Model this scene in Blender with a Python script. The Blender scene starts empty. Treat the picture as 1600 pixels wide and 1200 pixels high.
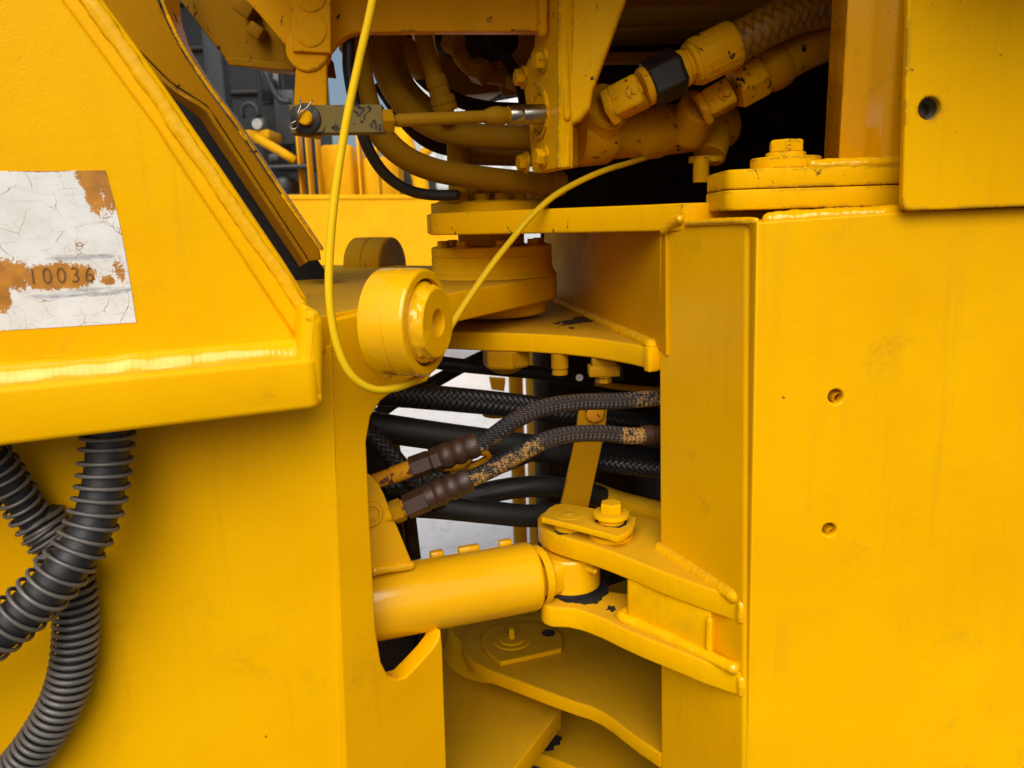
import bpy, bmesh, math, random
from mathutils import Vector, Matrix, noise
R = math.radians
random.seed(7)
S = bpy.context.scene
COL = S.collection

# ------------------------------------------------------------------ camera
F = 1200.0                      # focal length in pixels of the 1600 px wide photograph
PITCH, ROLL = R(12.0), R(1.7)
CAM = Vector((0, 0, 1.35))
_f = Vector((0, math.cos(PITCH), -math.sin(PITCH)))
_u0 = Vector((0, math.sin(PITCH), math.cos(PITCH)))
_r0 = Vector((1, 0, 0))
RIGHT = _r0 * math.cos(ROLL) - _u0 * math.sin(ROLL)
UP = _u0 * math.cos(ROLL) + _r0 * math.sin(ROLL)
cd = bpy.data.cameras.new('camera')
cam = bpy.data.objects.new('camera', cd)
COL.objects.link(cam)
m = Matrix((RIGHT, UP, -_f)).transposed().to_4x4()
m.translation = CAM
cam.matrix_world = m
cd.sensor_width = 36.0
cd.lens = 36.0 * F / 1600.0
cd.clip_start = 0.02
cd.clip_end = 2000
cd.dof.use_dof = True
cd.dof.focus_distance = 0.95
cd.dof.aperture_fstop = 9.0
S.camera = cam

# ------------------------------------------------------------------ light
SUN_EL, SUN_AZ = R(45), R(185)      # azimuth clockwise from +Y; light from behind the camera, a little left
W = bpy.data.worlds.new('World')
S.world = W
W.use_nodes = True
nt = W.node_tree
bg = nt.nodes['Background']
sky = nt.nodes.new('ShaderNodeTexSky')
sky.sky_type = 'NISHITA'
sky.sun_disc = False
sky.sun_elevation = SUN_EL
sky.sun_rotation = SUN_AZ
sky.air_density = 1.0
sky.dust_density = 4.0
nt.links.new(sky.outputs[0], bg.inputs[0])
bg.inputs[1].default_value = 0.09
sl = bpy.data.lights.new('sun', 'SUN')
sl.energy = 3.2
sl.angle = R(62)
sl.color = (1.0, 0.96, 0.9)
so = bpy.data.objects.new('sun', sl)
COL.objects.link(so)
sd = Vector((math.sin(SUN_AZ) * math.cos(SUN_EL), math.cos(SUN_AZ) * math.cos(SUN_EL), math.sin(SUN_EL)))
so.rotation_euler = sd.to_track_quat('Z', 'Y').to_euler()
S.view_settings.view_transform = 'Standard'
S.view_settings.look = 'None'
S.view_settings.exposure = 0.11
S.view_settings.gamma = 1.0

# ------------------------------------------------------------------ geometry helpers
Z = Vector((0, 0, 1))
def ray(u, v):
    return _f + RIGHT * ((u - 800) / F) + UP * ((600 - v) / F)
def hit(u, v, pl):
    p, n = pl
    d = ray(u, v)
    return CAM + d * ((p - CAM).dot(n) / d.dot(n))
def PY(u, v, y):
    d = ray(u, v)
    return CAM + d * (y / d.y)
def PZ(u, v, z):
    d = ray(u, v)
    return CAM + d * ((z - CAM.z) / d.z)
def vplane(a, b, v=600):
    p, q = PY(a[0], v, a[1]), PY(b[0], v, b[1])
    d = (q - p); d.z = 0; d.normalize()
    n = d.cross(Z)
    if n.dot(CAM - p) < 0: n = -n
    return (p, n)
def hplane(z): return (Vector((0, 0, z)), Z.copy())
def off(pl, d): return (pl[0] - pl[1] * d, pl[1])

WM = {}
def link(o, parent=None, M=None):
    COL.objects.link(o)
    M = M or Matrix.Identity(4)
    o.matrix_basis = M
    if parent is not None:
        o.parent = parent
        o.matrix_parent_inverse = WM[parent].inverted()
    WM[o] = M.copy()
    return o
def thing(name, label, cat, loc, group=None):
    o = bpy.data.objects.new(name, None)
    o.empty_display_size = 0.05
    link(o, None, Matrix.Translation(loc))
    o['label'] = label; o['category'] = cat
    if group: o['group'] = group
    return o
def meshobj(name, me, mat, parent=None, M=None, label=None):
    if mat is not None and not me.materials: me.materials.append(mat)
    o = link(bpy.data.objects.new(name, me), parent, M)
    if label: o['label'] = label
    return o
def sharp(me, deg=35):
    for p in me.polygons: p.use_smooth = True
    me.set_sharp_from_angle(angle=R(deg))

def rnd(pts, rad, n=5):
    """round the corners of a 2-D/3-D polygon; rad number or list"""
    out = []
    N = len(pts)
    for i in range(N):
        r = rad[i] if isinstance(rad, (list, tuple)) else rad
        p, a, b = pts[i], pts[i - 1], pts[(i + 1) % N]
        if r <= 0: out.append(p); continue
        d1, d2 = (a - p), (b - p)
        l1, l2 = d1.length, d2.length
        d1 = d1 / l1; d2 = d2 / l2
        c = max(-1, min(1, d1.dot(d2)))
        half = math.acos(c) / 2
        if half > 1.55: out.append(p); continue
        t = min(r / math.tan(half), l1 * .48, l2 * .48)
        rr = t * math.tan(half)
        ctr = p + (d1 + d2).normalized() * (rr / math.sin(half))
        s, e = p + d1 * t - ctr, p + d2 * t - ctr
        ang = s.angle(e)
        for k in range(n + 1):
            f = k / n
            w1, w2 = math.sin((1 - f) * ang) / math.sin(ang), math.sin(f * ang) / math.sin(ang)
            out.append(ctr + s * w1 + e * w2)
    return out
def area2(P): return sum(P[i - 1].x * P[i].y - P[i].x * P[i - 1].y for i in range(len(P))) / 2

def basis(pl):
    p, n = pl
    ex = Vector((1, 0, 0)) if abs(n.z) > .9 else Z.cross(n).normalized()
    ey = n.cross(ex)
    return Matrix((ex, ey, n)).transposed().to_4x4(), p
def plate(name, parent, mat, pl, pts, t, bev=.002, rad=0, holes=(), px=True, local=False, bres=2, label=None):
    """flat plate: outline on plane pl (front face), thickness t away from its normal; holes = [(u,v,r)]"""
    Mb, p0 = basis(pl)
    P = [hit(a[0], a[1], pl) for a in pts] if px else [Vector(a) for a in pts]
    o0 = P[0].copy() if not local else sum(P, Vector()) / len(P)
    Mb = Mb.copy(); Mb.translation = o0
    inv = Mb.inverted()
    L = [Vector((q.x, q.y)) for q in (inv @ a for a in P)]
    if rad: L = rnd(L, rad)
    if area2(L) < 0: L.reverse()
    loops = [L]
    for (u, v, r) in holes:
        c = inv @ (hit(u, v, pl) if px else Vector((u, v, 0)))
        n = 28
        loops.append([Vector((c.x + r * math.cos(-k * 2 * math.pi / n), c.y + r * math.sin(-k * 2 * math.pi / n))) for k in range(n)])
    cu = bpy.data.curves.new('tmp', 'CURVE')
    cu.dimensions = '2D'; cu.fill_mode = 'BOTH'
    bev = min(bev, t * .45)
    cu.extrude = t / 2 - bev; cu.bevel_depth = bev; cu.bevel_resolution = bres; cu.offset = -bev
    for lp in loops:
        sp = cu.splines.new('POLY'); sp.points.add(len(lp) - 1); sp.use_cyclic_u = True
        for k, q in enumerate(lp): sp.points[k].co = (q.x, q.y, 0, 1)
    co = bpy.data.objects.new('tmp', cu); COL.objects.link(co)
    dg = bpy.context.evaluated_depsgraph_get()
    me = bpy.data.meshes.new_from_object(co.evaluated_get(dg))
    bpy.data.objects.remove(co); bpy.data.curves.remove(cu)
    me.materials.clear()
    me.transform(Matrix.Translation((0, 0, -t / 2)))
    bm = bmesh.new(); bm.from_mesh(me)
    bmesh.ops.remove_doubles(bm, verts=bm.verts, dist=1e-6)
    bm.to_mesh(me); bm.free()
    caps = [abs(f.normal.z) < .99 for f in me.polygons]
    for f in me.polygons: f.use_smooth = True
    me.set_sharp_from_angle(angle=R(40))
    for f, c in zip(me.polygons, caps): f.use_smooth = c
    if local: return meshobj(name, me, mat, parent, Mb, label)
    me.transform(Mb)
    return meshobj(name, me, mat, parent, None, label)

def catmull(P, step):
    if len(P) == 2: P = [P[0], P[0].lerp(P[1], .5), P[1]]
    Q = [P[0] * 2 - P[1]] + list(P) + [P[-1] * 2 - P[-2]]
    out = []
    for i in range(1, len(Q) - 2):
        a, b, c, d = Q[i - 1:i + 3]
        n = max(2, int((c - b).length / step))
        for k in range(n):
            t = k / n
            out.append(.5 * ((2 * b) + (c - a) * t + (2 * a - 5 * b + 4 * c - d) * t * t + (3 * b - a - 3 * c + d) * t ** 3))
    out.append(Q[-2])
    return out
def frames(P):
    T = [(P[min(i + 1, len(P) - 1)] - P[max(i - 1, 0)]).normalized() for i in range(len(P))]
    n = Vector((0, -1, .2)); n = (n - T[0] * n.dot(T[0])).normalized()
    out = []
    for t in T:
        n = (n - t * n.dot(t)).normalized()
        out.append((t, n, t.cross(n)))
    return out
def tubemesh(P, r, sides=14, cap=True, flat=None):
    """r number or function(length, i); P dense points"""
    bm = bmesh.new(); uv = bm.loops.layers.uv.new('UVMap')
    fr = frames(P); rings = []; L = [0]
    for i in range(1, len(P)): L.append(L[-1] + (P[i] - P[i - 1]).length)
    for i, (p, (t, n, b)) in enumerate(zip(P, fr)):
        row = []
        for k in range(sides):
            a = 2 * math.pi * k / sides
            rr = r(L[i], a) if callable(r) else r
            o = (n * math.cos(a) + b * math.sin(a)) * rr
            if flat: o = o - flat[0] * (o.dot(flat[0]) * (1 - flat[1]))
            row.append(bm.verts.new(p + o))
        rings.append(row)
    for i in range(len(P) - 1):
        for k in range(sides):
            k2 = (k + 1) % sides
            f = bm.faces.new((rings[i][k], rings[i][k2], rings[i + 1][k2], rings[i + 1][k]))
            f.smooth = True
            for lp, (uu, vv) in zip(f.loops, ((k, i), (k + 1, i), (k + 1, i + 1), (k, i + 1))):
                lp[uv].uv = (uu / sides, L[vv])
    if cap:
        bm.faces.new(rings[0][::-1]); bm.faces.new(rings[-1])
    bmesh.ops.recalc_face_normals(bm, faces=bm.faces)
    me = bpy.data.meshes.new('tube'); bm.to_mesh(me); bm.free()
    return me
def tube(name, parent, mat, pts, r, sides=14, step=.008, label=None):
    return meshobj(name, tubemesh(catmull(pts, step), r, sides), mat, parent, None, label)
def weld(parent, mat, pts, r, seed=0, name='weld_bead', rip=.006, amp=.18, lng=1., flat=None):
    P = catmull(pts, .0012)
    T = sum((b - a).length for a, b in zip(P, P[1:]))
    def rad(s, a):
        n1 = noise.noise(Vector((s * 45 * lng + seed * 9, math.cos(a) * 1.3, math.sin(a) * 1.3)))
        n2 = noise.noise(Vector((s * 150 * lng + seed * 5, math.cos(a) * 2.6, math.sin(a) * 2.6 + seed)))
        w = s + .002 * math.cos(a) + .0025 * noise.noise(Vector((s * 80, seed, 2)))
        rr = abs((w / rip) % 1 - .5) * 2
        e = min(s, T - s) / (r * 1.1)
        tp = math.sqrt(max(.0, 1 - (1 - e) ** 2)) if e < 1 else 1
        return r * max(.02, tp) * (1 + amp * n1 + .6 * amp * n2 + .02 * min(1, lng) * (1 - rr * rr))
    return meshobj(name, tubemesh(P, rad, 16, True, flat), mat, parent)
def axisM(o, d):
    d = d.normalized()
    q = d.to_track_quat('Z', 'Y')
    M = q.to_matrix().to_4x4(); M.translation = o
    return M
def lathemesh(prof, seg=36, deg=30):
    bm = bmesh.new(); rows = []
    for (h, r) in prof:
        if r < 1e-6: rows.append([bm.verts.new((0, 0, h))])
        else: rows.append([bm.verts.new((r * math.cos(2 * math.pi * k / seg), r * math.sin(2 * math.pi * k / seg), h)) for k in range(seg)])
    for a, b in zip(rows, rows[1:]):
        for k in range(seg):
            k2 = (k + 1) % seg
            q = [a[k % len(a)], a[k2 % len(a)], b[k2 % len(b)], b[k % len(b)]]
            q = list(dict.fromkeys(q))
            if len(q) > 2:
                try: bm.faces.new(q)
                except ValueError: pass
    bmesh.ops.recalc_face_normals(bm, faces=bm.faces)
    me = bpy.data.meshes.new('lathe'); bm.to_mesh(me); bm.free()
    sharp(me, deg)
    return me
def lathe(name, parent, mat, o, d, prof, seg=36, deg=30, label=None):
    return meshobj(name, lathemesh(prof, seg, deg), mat, parent, axisM(o, d), label)
def disc(name, parent, mat, o, d, r, h, b=.0015, seg=32, label=None):
    return lathe(name, parent, mat, o, d, [(0, 0), (0, r), (h - b, r), (h - b * .3, r - b * .3), (h, r - b), (h, 0)], seg, 30, label)
def hexprof(r, h, c=.12, bore=False):
    bm = bmesh.new(); rows = []
    for z, f in ((0, 1), (h * (1 - c), 1), (h, .88)):
        rows.append([bm.verts.new((r * f * math.cos(k * math.pi / 3), r * f * math.sin(k * math.pi / 3), z)) for k in range(6)])
    for a, b in zip(rows, rows[1:]):
        for k in range(6): bm.faces.new((a[k], a[(k + 1) % 6], b[(k + 1) % 6], b[k]))
    bm.faces.new(rows[0][::-1]); bm.faces.new(rows[-1])
    bmesh.ops.bevel(bm, geom=list(bm.edges), offset=r * .05, segments=1, affect='EDGES')
    me = bpy.data.meshes.new('hex'); bm.to_mesh(me); bm.free()
    return me
_hex = {}
def hexo(name, parent, mat, o, d, r, h, spin=0, label=None):
    key = (round(r, 4), round(h, 4), mat.name)
    if key not in _hex:
        _hex[key] = hexprof(r, h); _hex[key].materials.append(mat)
    return meshobj(name, _hex[key], None, parent, axisM(o, d) @ Matrix.Rotation(spin, 4, 'Z'), label)
def bolt(parent, mat, o, d, r, h=None, wr=None, wh=.003, spin=0, label=None, wmat=None):
    """hex head with a washer under it"""
    d = d.normalized(); h = h or r * .75
    b = hexo('bolt', parent, mat, o + d * (wh if wr else 0), d, r, h, spin, label)
    if wr: disc('washer', b, wmat or mat, o, d, wr, wh, .0008, 24)
    return b
def boxmesh(sx, sy, sz, bev=.002, seg=2):
    bm = bmesh.new(); bmesh.ops.create_cube(bm, size=1)
    bmesh.ops.scale(bm, verts=bm.verts, vec=(sx, sy, sz))
    if bev: bmesh.ops.bevel(bm, geom=list(bm.edges), offset=bev, segments=seg, affect='EDGES', profile=.5)
    me = bpy.data.meshes.new('box'); bm.to_mesh(me); bm.free()
    sharp(me, 50)
    return me
def box(name, parent, mat, c, size, X=None, Zd=None, bev=.002, label=None):
    X = (X or Vector((1, 0, 0))).normalized(); Zd = (Zd or Z)
    Y = Zd.cross(X).normalized(); Zd = X.cross(Y)
    M = Matrix((X, Y, Zd)).transposed().to_4x4(); M.translation = c
    return meshobj(name, boxmesh(*size, bev=bev), mat, parent, M, label)
def join(meshes):
    bm = bmesh.new()
    for me in meshes: bm.from_mesh(me)
    out = bpy.data.meshes.new('joined'); bm.to_mesh(out); bm.free()
    return out

# ------------------------------------------------------------------ materials
class NB:
    def __init__(s, name):
        s.m = bpy.data.materials.new(name); s.m.use_nodes = True
        s.t = s.m.node_tree; s.b = s.t.nodes['Principled BSDF']
        s.tc = s.t.nodes.new('ShaderNodeTexCoord'); s.tint = None
    def n(s, ty, **kw):
        o = s.t.nodes.new(ty)
        for k, v in kw.items(): setattr(o, k, v)
        return o
    def l(s, a, b): s.t.links.new(a, b)
    def val(s, sock, v):
        if hasattr(v, 'is_linked'): s.l(v, sock)
        else: sock.default_value = v
    def math(s, op, a, b=0, c=0, clamp=False):
        o = s.n('ShaderNodeMath', operation=op, use_clamp=clamp)
        s.val(o.inputs[0], a); s.val(o.inputs[1], b); s.val(o.inputs[2], c)
        return o.outputs[0]
    def noise(s, scale, detail=3, rough=.55, vec=None, dist=0):
        o = s.n('ShaderNodeTexNoise'); o.inputs['Scale'].default_value = scale
        o.inputs['Detail'].default_value = detail; o.inputs['Roughness'].default_value = rough
        o.inputs['Distortion'].default_value = dist
        s.l(vec or s.tc.outputs['Object'], o.inputs['Vector'])
        return o.outputs[0]
    def ramp(s, v, a, b, lo=0, hi=1):
        o = s.n('ShaderNodeMapRange'); o.clamp = True
        s.l(v, o.inputs[0]); o.inputs[1].default_value = a; o.inputs[2].default_value = b
        o.inputs[3].default_value = lo; o.inputs[4].default_value = hi
        return o.outputs[0]
    def mix(s, f, a, b):
        o = s.n('ShaderNodeMix', data_type='RGBA')
        s.val(o.inputs[0], f)
        for sock, v in ((o.inputs[6], a), (o.inputs[7], b)):
            if isinstance(v, tuple): sock.default_value = (*v, 1)
            else: s.l(v, sock)
        return o.outputs[2]
    def bump(s, h, strength, dist, normal=None):
        o = s.n('ShaderNodeBump'); o.inputs['Strength'].default_value = strength
        o.inputs['Distance'].default_value = dist; s.l(h, o.inputs['Height'])
        if normal: s.l(normal, o.inputs['Normal'])
        return o.outputs[0]
    def end(s, col=None, rough=None, normal=None, metal=None, spec=None, coat=None):
        b = s.b
        if col is not None:
            if isinstance(col, tuple): b.inputs['Base Color'].default_value = (*col, 1)
            else: s.l(col, b.inputs['Base Color'])
        if rough is not None: s.val(b.inputs['Roughness'], rough)
        if metal is not None: s.val(b.inputs['Metallic'], metal)
        if spec is not None: s.val(b.inputs['Specular IOR Level'], spec)
        if s.tint: b.inputs['Specular Tint'].default_value = s.tint
        if coat is not None: b.inputs['Coat Weight'].default_value = coat; b.inputs['Coat Roughness'].default_value = .10; b.inputs['Coat IOR'].default_value = 1.6
        if normal: s.l(normal, b.inputs['Normal'])
        return s.m

def paint(name, col=(.80, .415, .0), rough=.36, dust=.15, chips=0., specks=.5, peel=.25, lump=.25, chipcol=(.018, .012, .008), edge=0., dustcol=(.20, .13, .022), smudge=.25, spec=.10, cut=0., coat=None):
    b = NB(name); b.tint = (1, .80, .30, 1)
    obj = b.tc.outputs['Object']
    big = b.noise(3.5, 3)
    fine = b.noise(900, 2)
    c = b.mix(b.ramp(big, .35, .7), col, (col[0] * .90, col[1] * .84, col[2]))
    mps = b.n('ShaderNodeMapping'); mps.inputs['Scale'].default_value = (1, 1, .05); b.l(obj, mps.inputs[0])
    st = b.math('MULTIPLY', b.ramp(b.noise(55, 5, .65, mps.outputs[0]), .52, .74), b.ramp(b.noise(5, 3), .40, .65))
    c = b.mix(b.math('MULTIPLY', st, .22), c, (.34, .19, .012))
    # grime smudges
    sm = b.math('MULTIPLY', b.ramp(b.noise(9, 5, .62, dist=.6), .60, .78), b.ramp(b.noise(160, 4, .7), .35, .65))
    c = b.mix(b.math('MULTIPLY', sm, smudge), c, (.22, .12, .015))
    if dust:
        g = b.n('ShaderNodeNewGeometry'); sx = b.n('ShaderNodeSeparateXYZ'); b.l(g.outputs['True Normal'], sx.inputs[0])
        up = b.ramp(sx.outputs[2], .3, .95)
        dn = b.math('MULTIPLY', b.ramp(b.noise(9, 4, .6), .25, .7, .62, 1), b.ramp(b.noise(260, 4, .75), .35, .65, .72, 1))
        dm = b.math('MULTIPLY', b.math('MULTIPLY', up, dn), dust * 1.3, clamp=True)
        dm = b.math('MAXIMUM', dm, b.math('MULTIPLY', b.ramp(b.noise(30, 6, .7), .5, .75), dust * .30))
        c = b.mix(dm, c, dustcol)
    mask = None
    if specks:
        vo = b.n('ShaderNodeTexVoronoi'); vo.inputs['Scale'].default_value = 26
        wn = b.n('ShaderNodeVectorMath', operation='ADD')
        nn = b.n('ShaderNodeTexNoise'); nn.inputs['Scale'].default_value = 220; b.l(obj, nn.inputs['Vector'])
        sc = b.n('ShaderNodeVectorMath', operation='SCALE'); sc.inputs['Scale'].default_value = .010; b.l(nn.outputs['Color'], sc.inputs[0])
        b.l(obj, wn.inputs[0]); b.l(sc.outputs[0], wn.inputs[1]); b.l(wn.outputs[0], vo.inputs['Vector'])
        sp = b.n('ShaderNodeSeparateColor'); b.l(vo.outputs['Color'], sp.inputs[0])
        thr = b.math('MULTIPLY', b.ramp(sp.outputs[0], 1 - .30 * specks, 1), .062)
        mask = b.math('MULTIPLY', b.math('LESS_THAN', vo.outputs['Distance'], thr), .85)
        c = b.mix(mask, c, (.10, .045, .008))
    hh = b.math('MULTIPLY', b.noise(420, 2), peel)
    hh = b.math('ADD', hh, b.math('MULTIPLY', b.noise(70, 3), lump))
    if cut:      # flame-cut striations on the edges of horizontal plates
        mp = b.n('ShaderNodeMapping'); mp.inputs['Scale'].default_value = (1, 1, .04); b.l(obj, mp.inputs[0])
        g3 = b.n('ShaderNodeNewGeometry'); s3 = b.n('ShaderNodeSeparateXYZ'); b.l(g3.outputs['True Normal'], s3.inputs[0])
        side = b.ramp(b.math('ABSOLUTE', s3.outputs[2]), .5, .2)
        hh = b.math('ADD', hh, b.math('MULTIPLY', b.math('MULTIPLY', b.noise(150, 4, .6, mp.outputs[0]), side), cut))
    cm = None
    if chips:
        cm = b.math('GREATER_THAN', b.noise(55, 6, .62, dist=.5), .70 - .16 * chips)
    if edge:
        bv = b.n('ShaderNodeBevel'); bv.samples = 4; bv.inputs['Radius'].default_value = .0075
        g2 = b.n('ShaderNodeNewGeometry')
        dt = b.n('ShaderNodeVectorMath', operation='DOT_PRODUCT'); b.l(bv.outputs[0], dt.inputs[0]); b.l(g2.outputs['Normal'], dt.inputs[1])
        e = b.math('MULTIPLY', b.ramp(dt.outputs['Value'], .985, .90), edge)
        em = b.math('MULTIPLY', b.math('GREATER_THAN', b.math('ADD', b.math('MULTIPLY', e, .10), b.noise(130, 6, .7)), .60), b.math('GREATER_THAN', b.math('MULTIPLY', b.ramp(dt.outputs['Value'], .985, .90), b.noise(23, 4, .7)), .62 - .08 * edge))
        cm = b.math('MAXIMUM', cm, em) if cm is not None else em
    r = b.ramp(b.noise(40, 4, .6), .3, .75, rough * .8, min(1, rough * 1.35))
    if dust: r = b.math('ADD', r, b.math('MULTIPLY', dm, .4), clamp=True)
    if cm is not None:
        cc = b.mix(b.ramp(b.noise(120, 3), .35, .7), chipcol, tuple(min(1, x * 2.5 + .008) for x in chipcol))
        c = b.mix(cm, c, cc)
        hh = b.math('SUBTRACT', hh, b.math('MULTIPLY', cm, .8))
        r = b.math('MAXIMUM', r, b.math('MULTIPLY', cm, .55))
    return b.end(c, r, b.bump(hh, .5, .0012), None, spec, coat)

def plain(name, col, rough=.5, metal=0., var=.25, bs=300, bstr=.2, spec=.5):
    b = NB(name)
    c = b.mix(b.ramp(b.noise(25, 5, .6), .3, .7), col, tuple(x * (1 - var) for x in col))
    return b.end(c, b.ramp(b.noise(50, 4), .3, .7, rough * .85, min(1, rough * 1.2)), b.bump(b.noise(bs, 3), bstr, .001), metal, spec)

Y_PANEL = paint('yellow_panel', rough=.34, dust=.04, specks=.8, peel=.35, lump=.6, smudge=.5, spec=.2)
Y_LEFT = paint('yellow_panel_smudged', rough=.34, dust=.10, specks=.7, peel=.3, lump=.55, smudge=.8, spec=.2)
Y_LOW = paint('yellow_orange_peel', rough=.33, dust=0, specks=.7, peel=.5, lump=.35, smudge=.4, spec=.22)
Y_WELD = paint('yellow_weld_gloss', rough=.20, dust=.0, specks=.0, peel=.12, lump=.6, smudge=.5, spec=.4, coat=.6)
Y_LUG = paint('yellow_lug', rough=.33, dust=.35, specks=1., peel=.25, lump=.8, smudge=.5, cut=.9)
Y_CYL = paint('yellow_gloss', rough=.24, dust=.15, specks=.5, peel=.14, lump=.8, smudge=.3, spec=.2, coat=.7)
Y_DUST = paint('yellow_dusty', rough=.45, dust=.50, specks=1.0, peel=.3, lump=.7, smudge=.6, cut=.9)
Y_CHIP = paint('yellow_chipped', rough=.33, dust=.10, specks=1., chips=.24, edge=1.7, peel=.3, lump=.4, smudge=.4)
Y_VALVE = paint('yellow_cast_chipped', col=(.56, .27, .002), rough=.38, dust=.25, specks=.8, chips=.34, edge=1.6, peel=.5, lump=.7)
Y_HOSE = paint('yellow_oversprayed_shaded', col=(.30, .15, .004), rough=.5, dust=.4, specks=.4, chips=.0, peel=.2, lump=.3)  # overspray on rubber; the recess shade is also put into this brown base
Y_GRIME_SHADE = paint('yellow_grimy_shaded', col=(.40, .19, .002), rough=.5, dust=.35, specks=1., chips=.10, edge=1.0, peel=.4, lump=.6, smudge=.8, chipcol=(.05, .022, .01))  # grime, plus a base darkened so the paint carries the recess shade
Y_OLIVE = paint('yellow_olive_dust', col=(.66, .33, .0), rough=.5, dust=.48, specks=1., peel=.4, lump=.7, smudge=.8, cut=.9, dustcol=(.17, .115, .010))
Y_WEB = paint('yellow_web_shaded', col=(.60, .28, .0), rough=.45, dust=.1, specks=1., peel=.3, lump=.6, smudge=.8)  # yellow darkened so the web wall's colour carries the shade between the plates
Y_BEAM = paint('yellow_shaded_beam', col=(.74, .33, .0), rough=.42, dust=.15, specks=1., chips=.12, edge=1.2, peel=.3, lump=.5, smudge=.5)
Y_COVER = paint('yellow_cover', rough=.34, dust=.05, specks=1., chips=.06, edge=1.9, peel=.3, lump=.5, smudge=.8)
Y_POST = paint('yellow_post', col=(.80, .38, .0), rough=.26, dust=0, specks=1., chips=.10, edge=1.2, peel=.2, lump=.9, smudge=1.0, spec=.3, coat=.6)
Y_MUD_SHADE = paint('yellow_caked_shaded', col=(.26, .12, .003), rough=.6, dust=.5, specks=1., chips=.50, edge=1., peel=.4, lump=1., smudge=1., chipcol=(.012, .007, .004))  # caked dirt, with the shade under the cab also worked into the brown
Y_FIT = paint('yellow_fitting_chipped', col=(.78, .40, .004), rough=.36, dust=.1, specks=1., chips=.42, edge=1.6, peel=.4, lump=.5)
Y_CABLE = paint('yellow_cable', col=(.66, .42, .006), rough=.35, dust=.5, specks=1., chips=.05, peel=.2, lump=.3)
Y_FAR = paint('yellow_far', col=(.78, .38, .006), rough=.4, dust=.1, specks=0, peel=0, lump=0)
RUST = paint('rusty_yellow', col=(.55, .24, .01), rough=.5, dust=0, chips=.95, peel=.4, lump=.5, chipcol=(.075, .022, .012))
BROWN = plain('brown_zinc_steel', (.058, .024, .011), .45, .0, .6)
DARKST = plain('dark_steel', (.022, .019, .016), .42, .3, .4)
STEEL = plain('bright_steel', (.42, .38, .30), .25, 1.0, .35)
GREYST = plain('scuffed_grey_steel', (.20, .17, .10), .55, .3, .5)
RUBBER = plain('black_rubber', (.012, .012, .012), .5, 0, .3)
RUBBER_D = plain('dusty_rubber', (.022, .022, .022), .5, 0, .6)
SPRING = plain('spring_wire', (.19, .175, .155), .5, .35, .55)
BLACK = plain('matt_black', (.006, .006, .006), .7, 0, .2)
OILY_SHADE = plain('oily_casting_shaded', (.040, .020, .005), .8, 0, .5, 60, .4, .12)  # oily metal; near-black because the recess shade is in the colour
DARKCLAD = plain('dark_cladding', (.014, .016, .019), .6, 0, .3)
GLASSD = plain('dark_glass', (.008, .010, .013), .12, 0, .1)
GREY = plain('grey_plastic', (.03, .031, .034), .5)
WHITEP = plain('white_paint', (.72, .72, .70), .5, 0, .12)
BLUEG = plain('pale_cladding', (.52, .55, .56), .6, 0, .15)
LENS = plain('lamp_lens', (.55, .55, .50), .15)

def mat_concrete(name='pale_concrete', c1=(.80, .79, .77), c2=(.66, .65, .63), c3=(.40, .39, .38)):
    b = NB(name)
    c = b.mix(b.ramp(b.noise(1.2, 6, .6), .3, .7), c1, c2)
    c = b.mix(b.math('MULTIPLY', b.ramp(b.noise(14, 8, .72), .52, .70), .55), c, c3)
    return b.end(c, .85, b.bump(b.noise(40, 6, .7), .5, .01))
CONC = mat_concrete()

def mat_dapple(name, base, dark, lo, hi):
    b = NB(name)
    c = b.mix(b.math('GREATER_THAN', b.noise(45, 6, .65), .66), base, dark)
    sp = b.math('GREATER_THAN', b.noise(420, 3, .7), .64)
    c = b.mix(b.math('MULTIPLY', sp, .7), c, (.12, .055, .008))
    return b.end(c, .45, b.bump(b.noise(200, 3), .25, .001))

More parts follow.
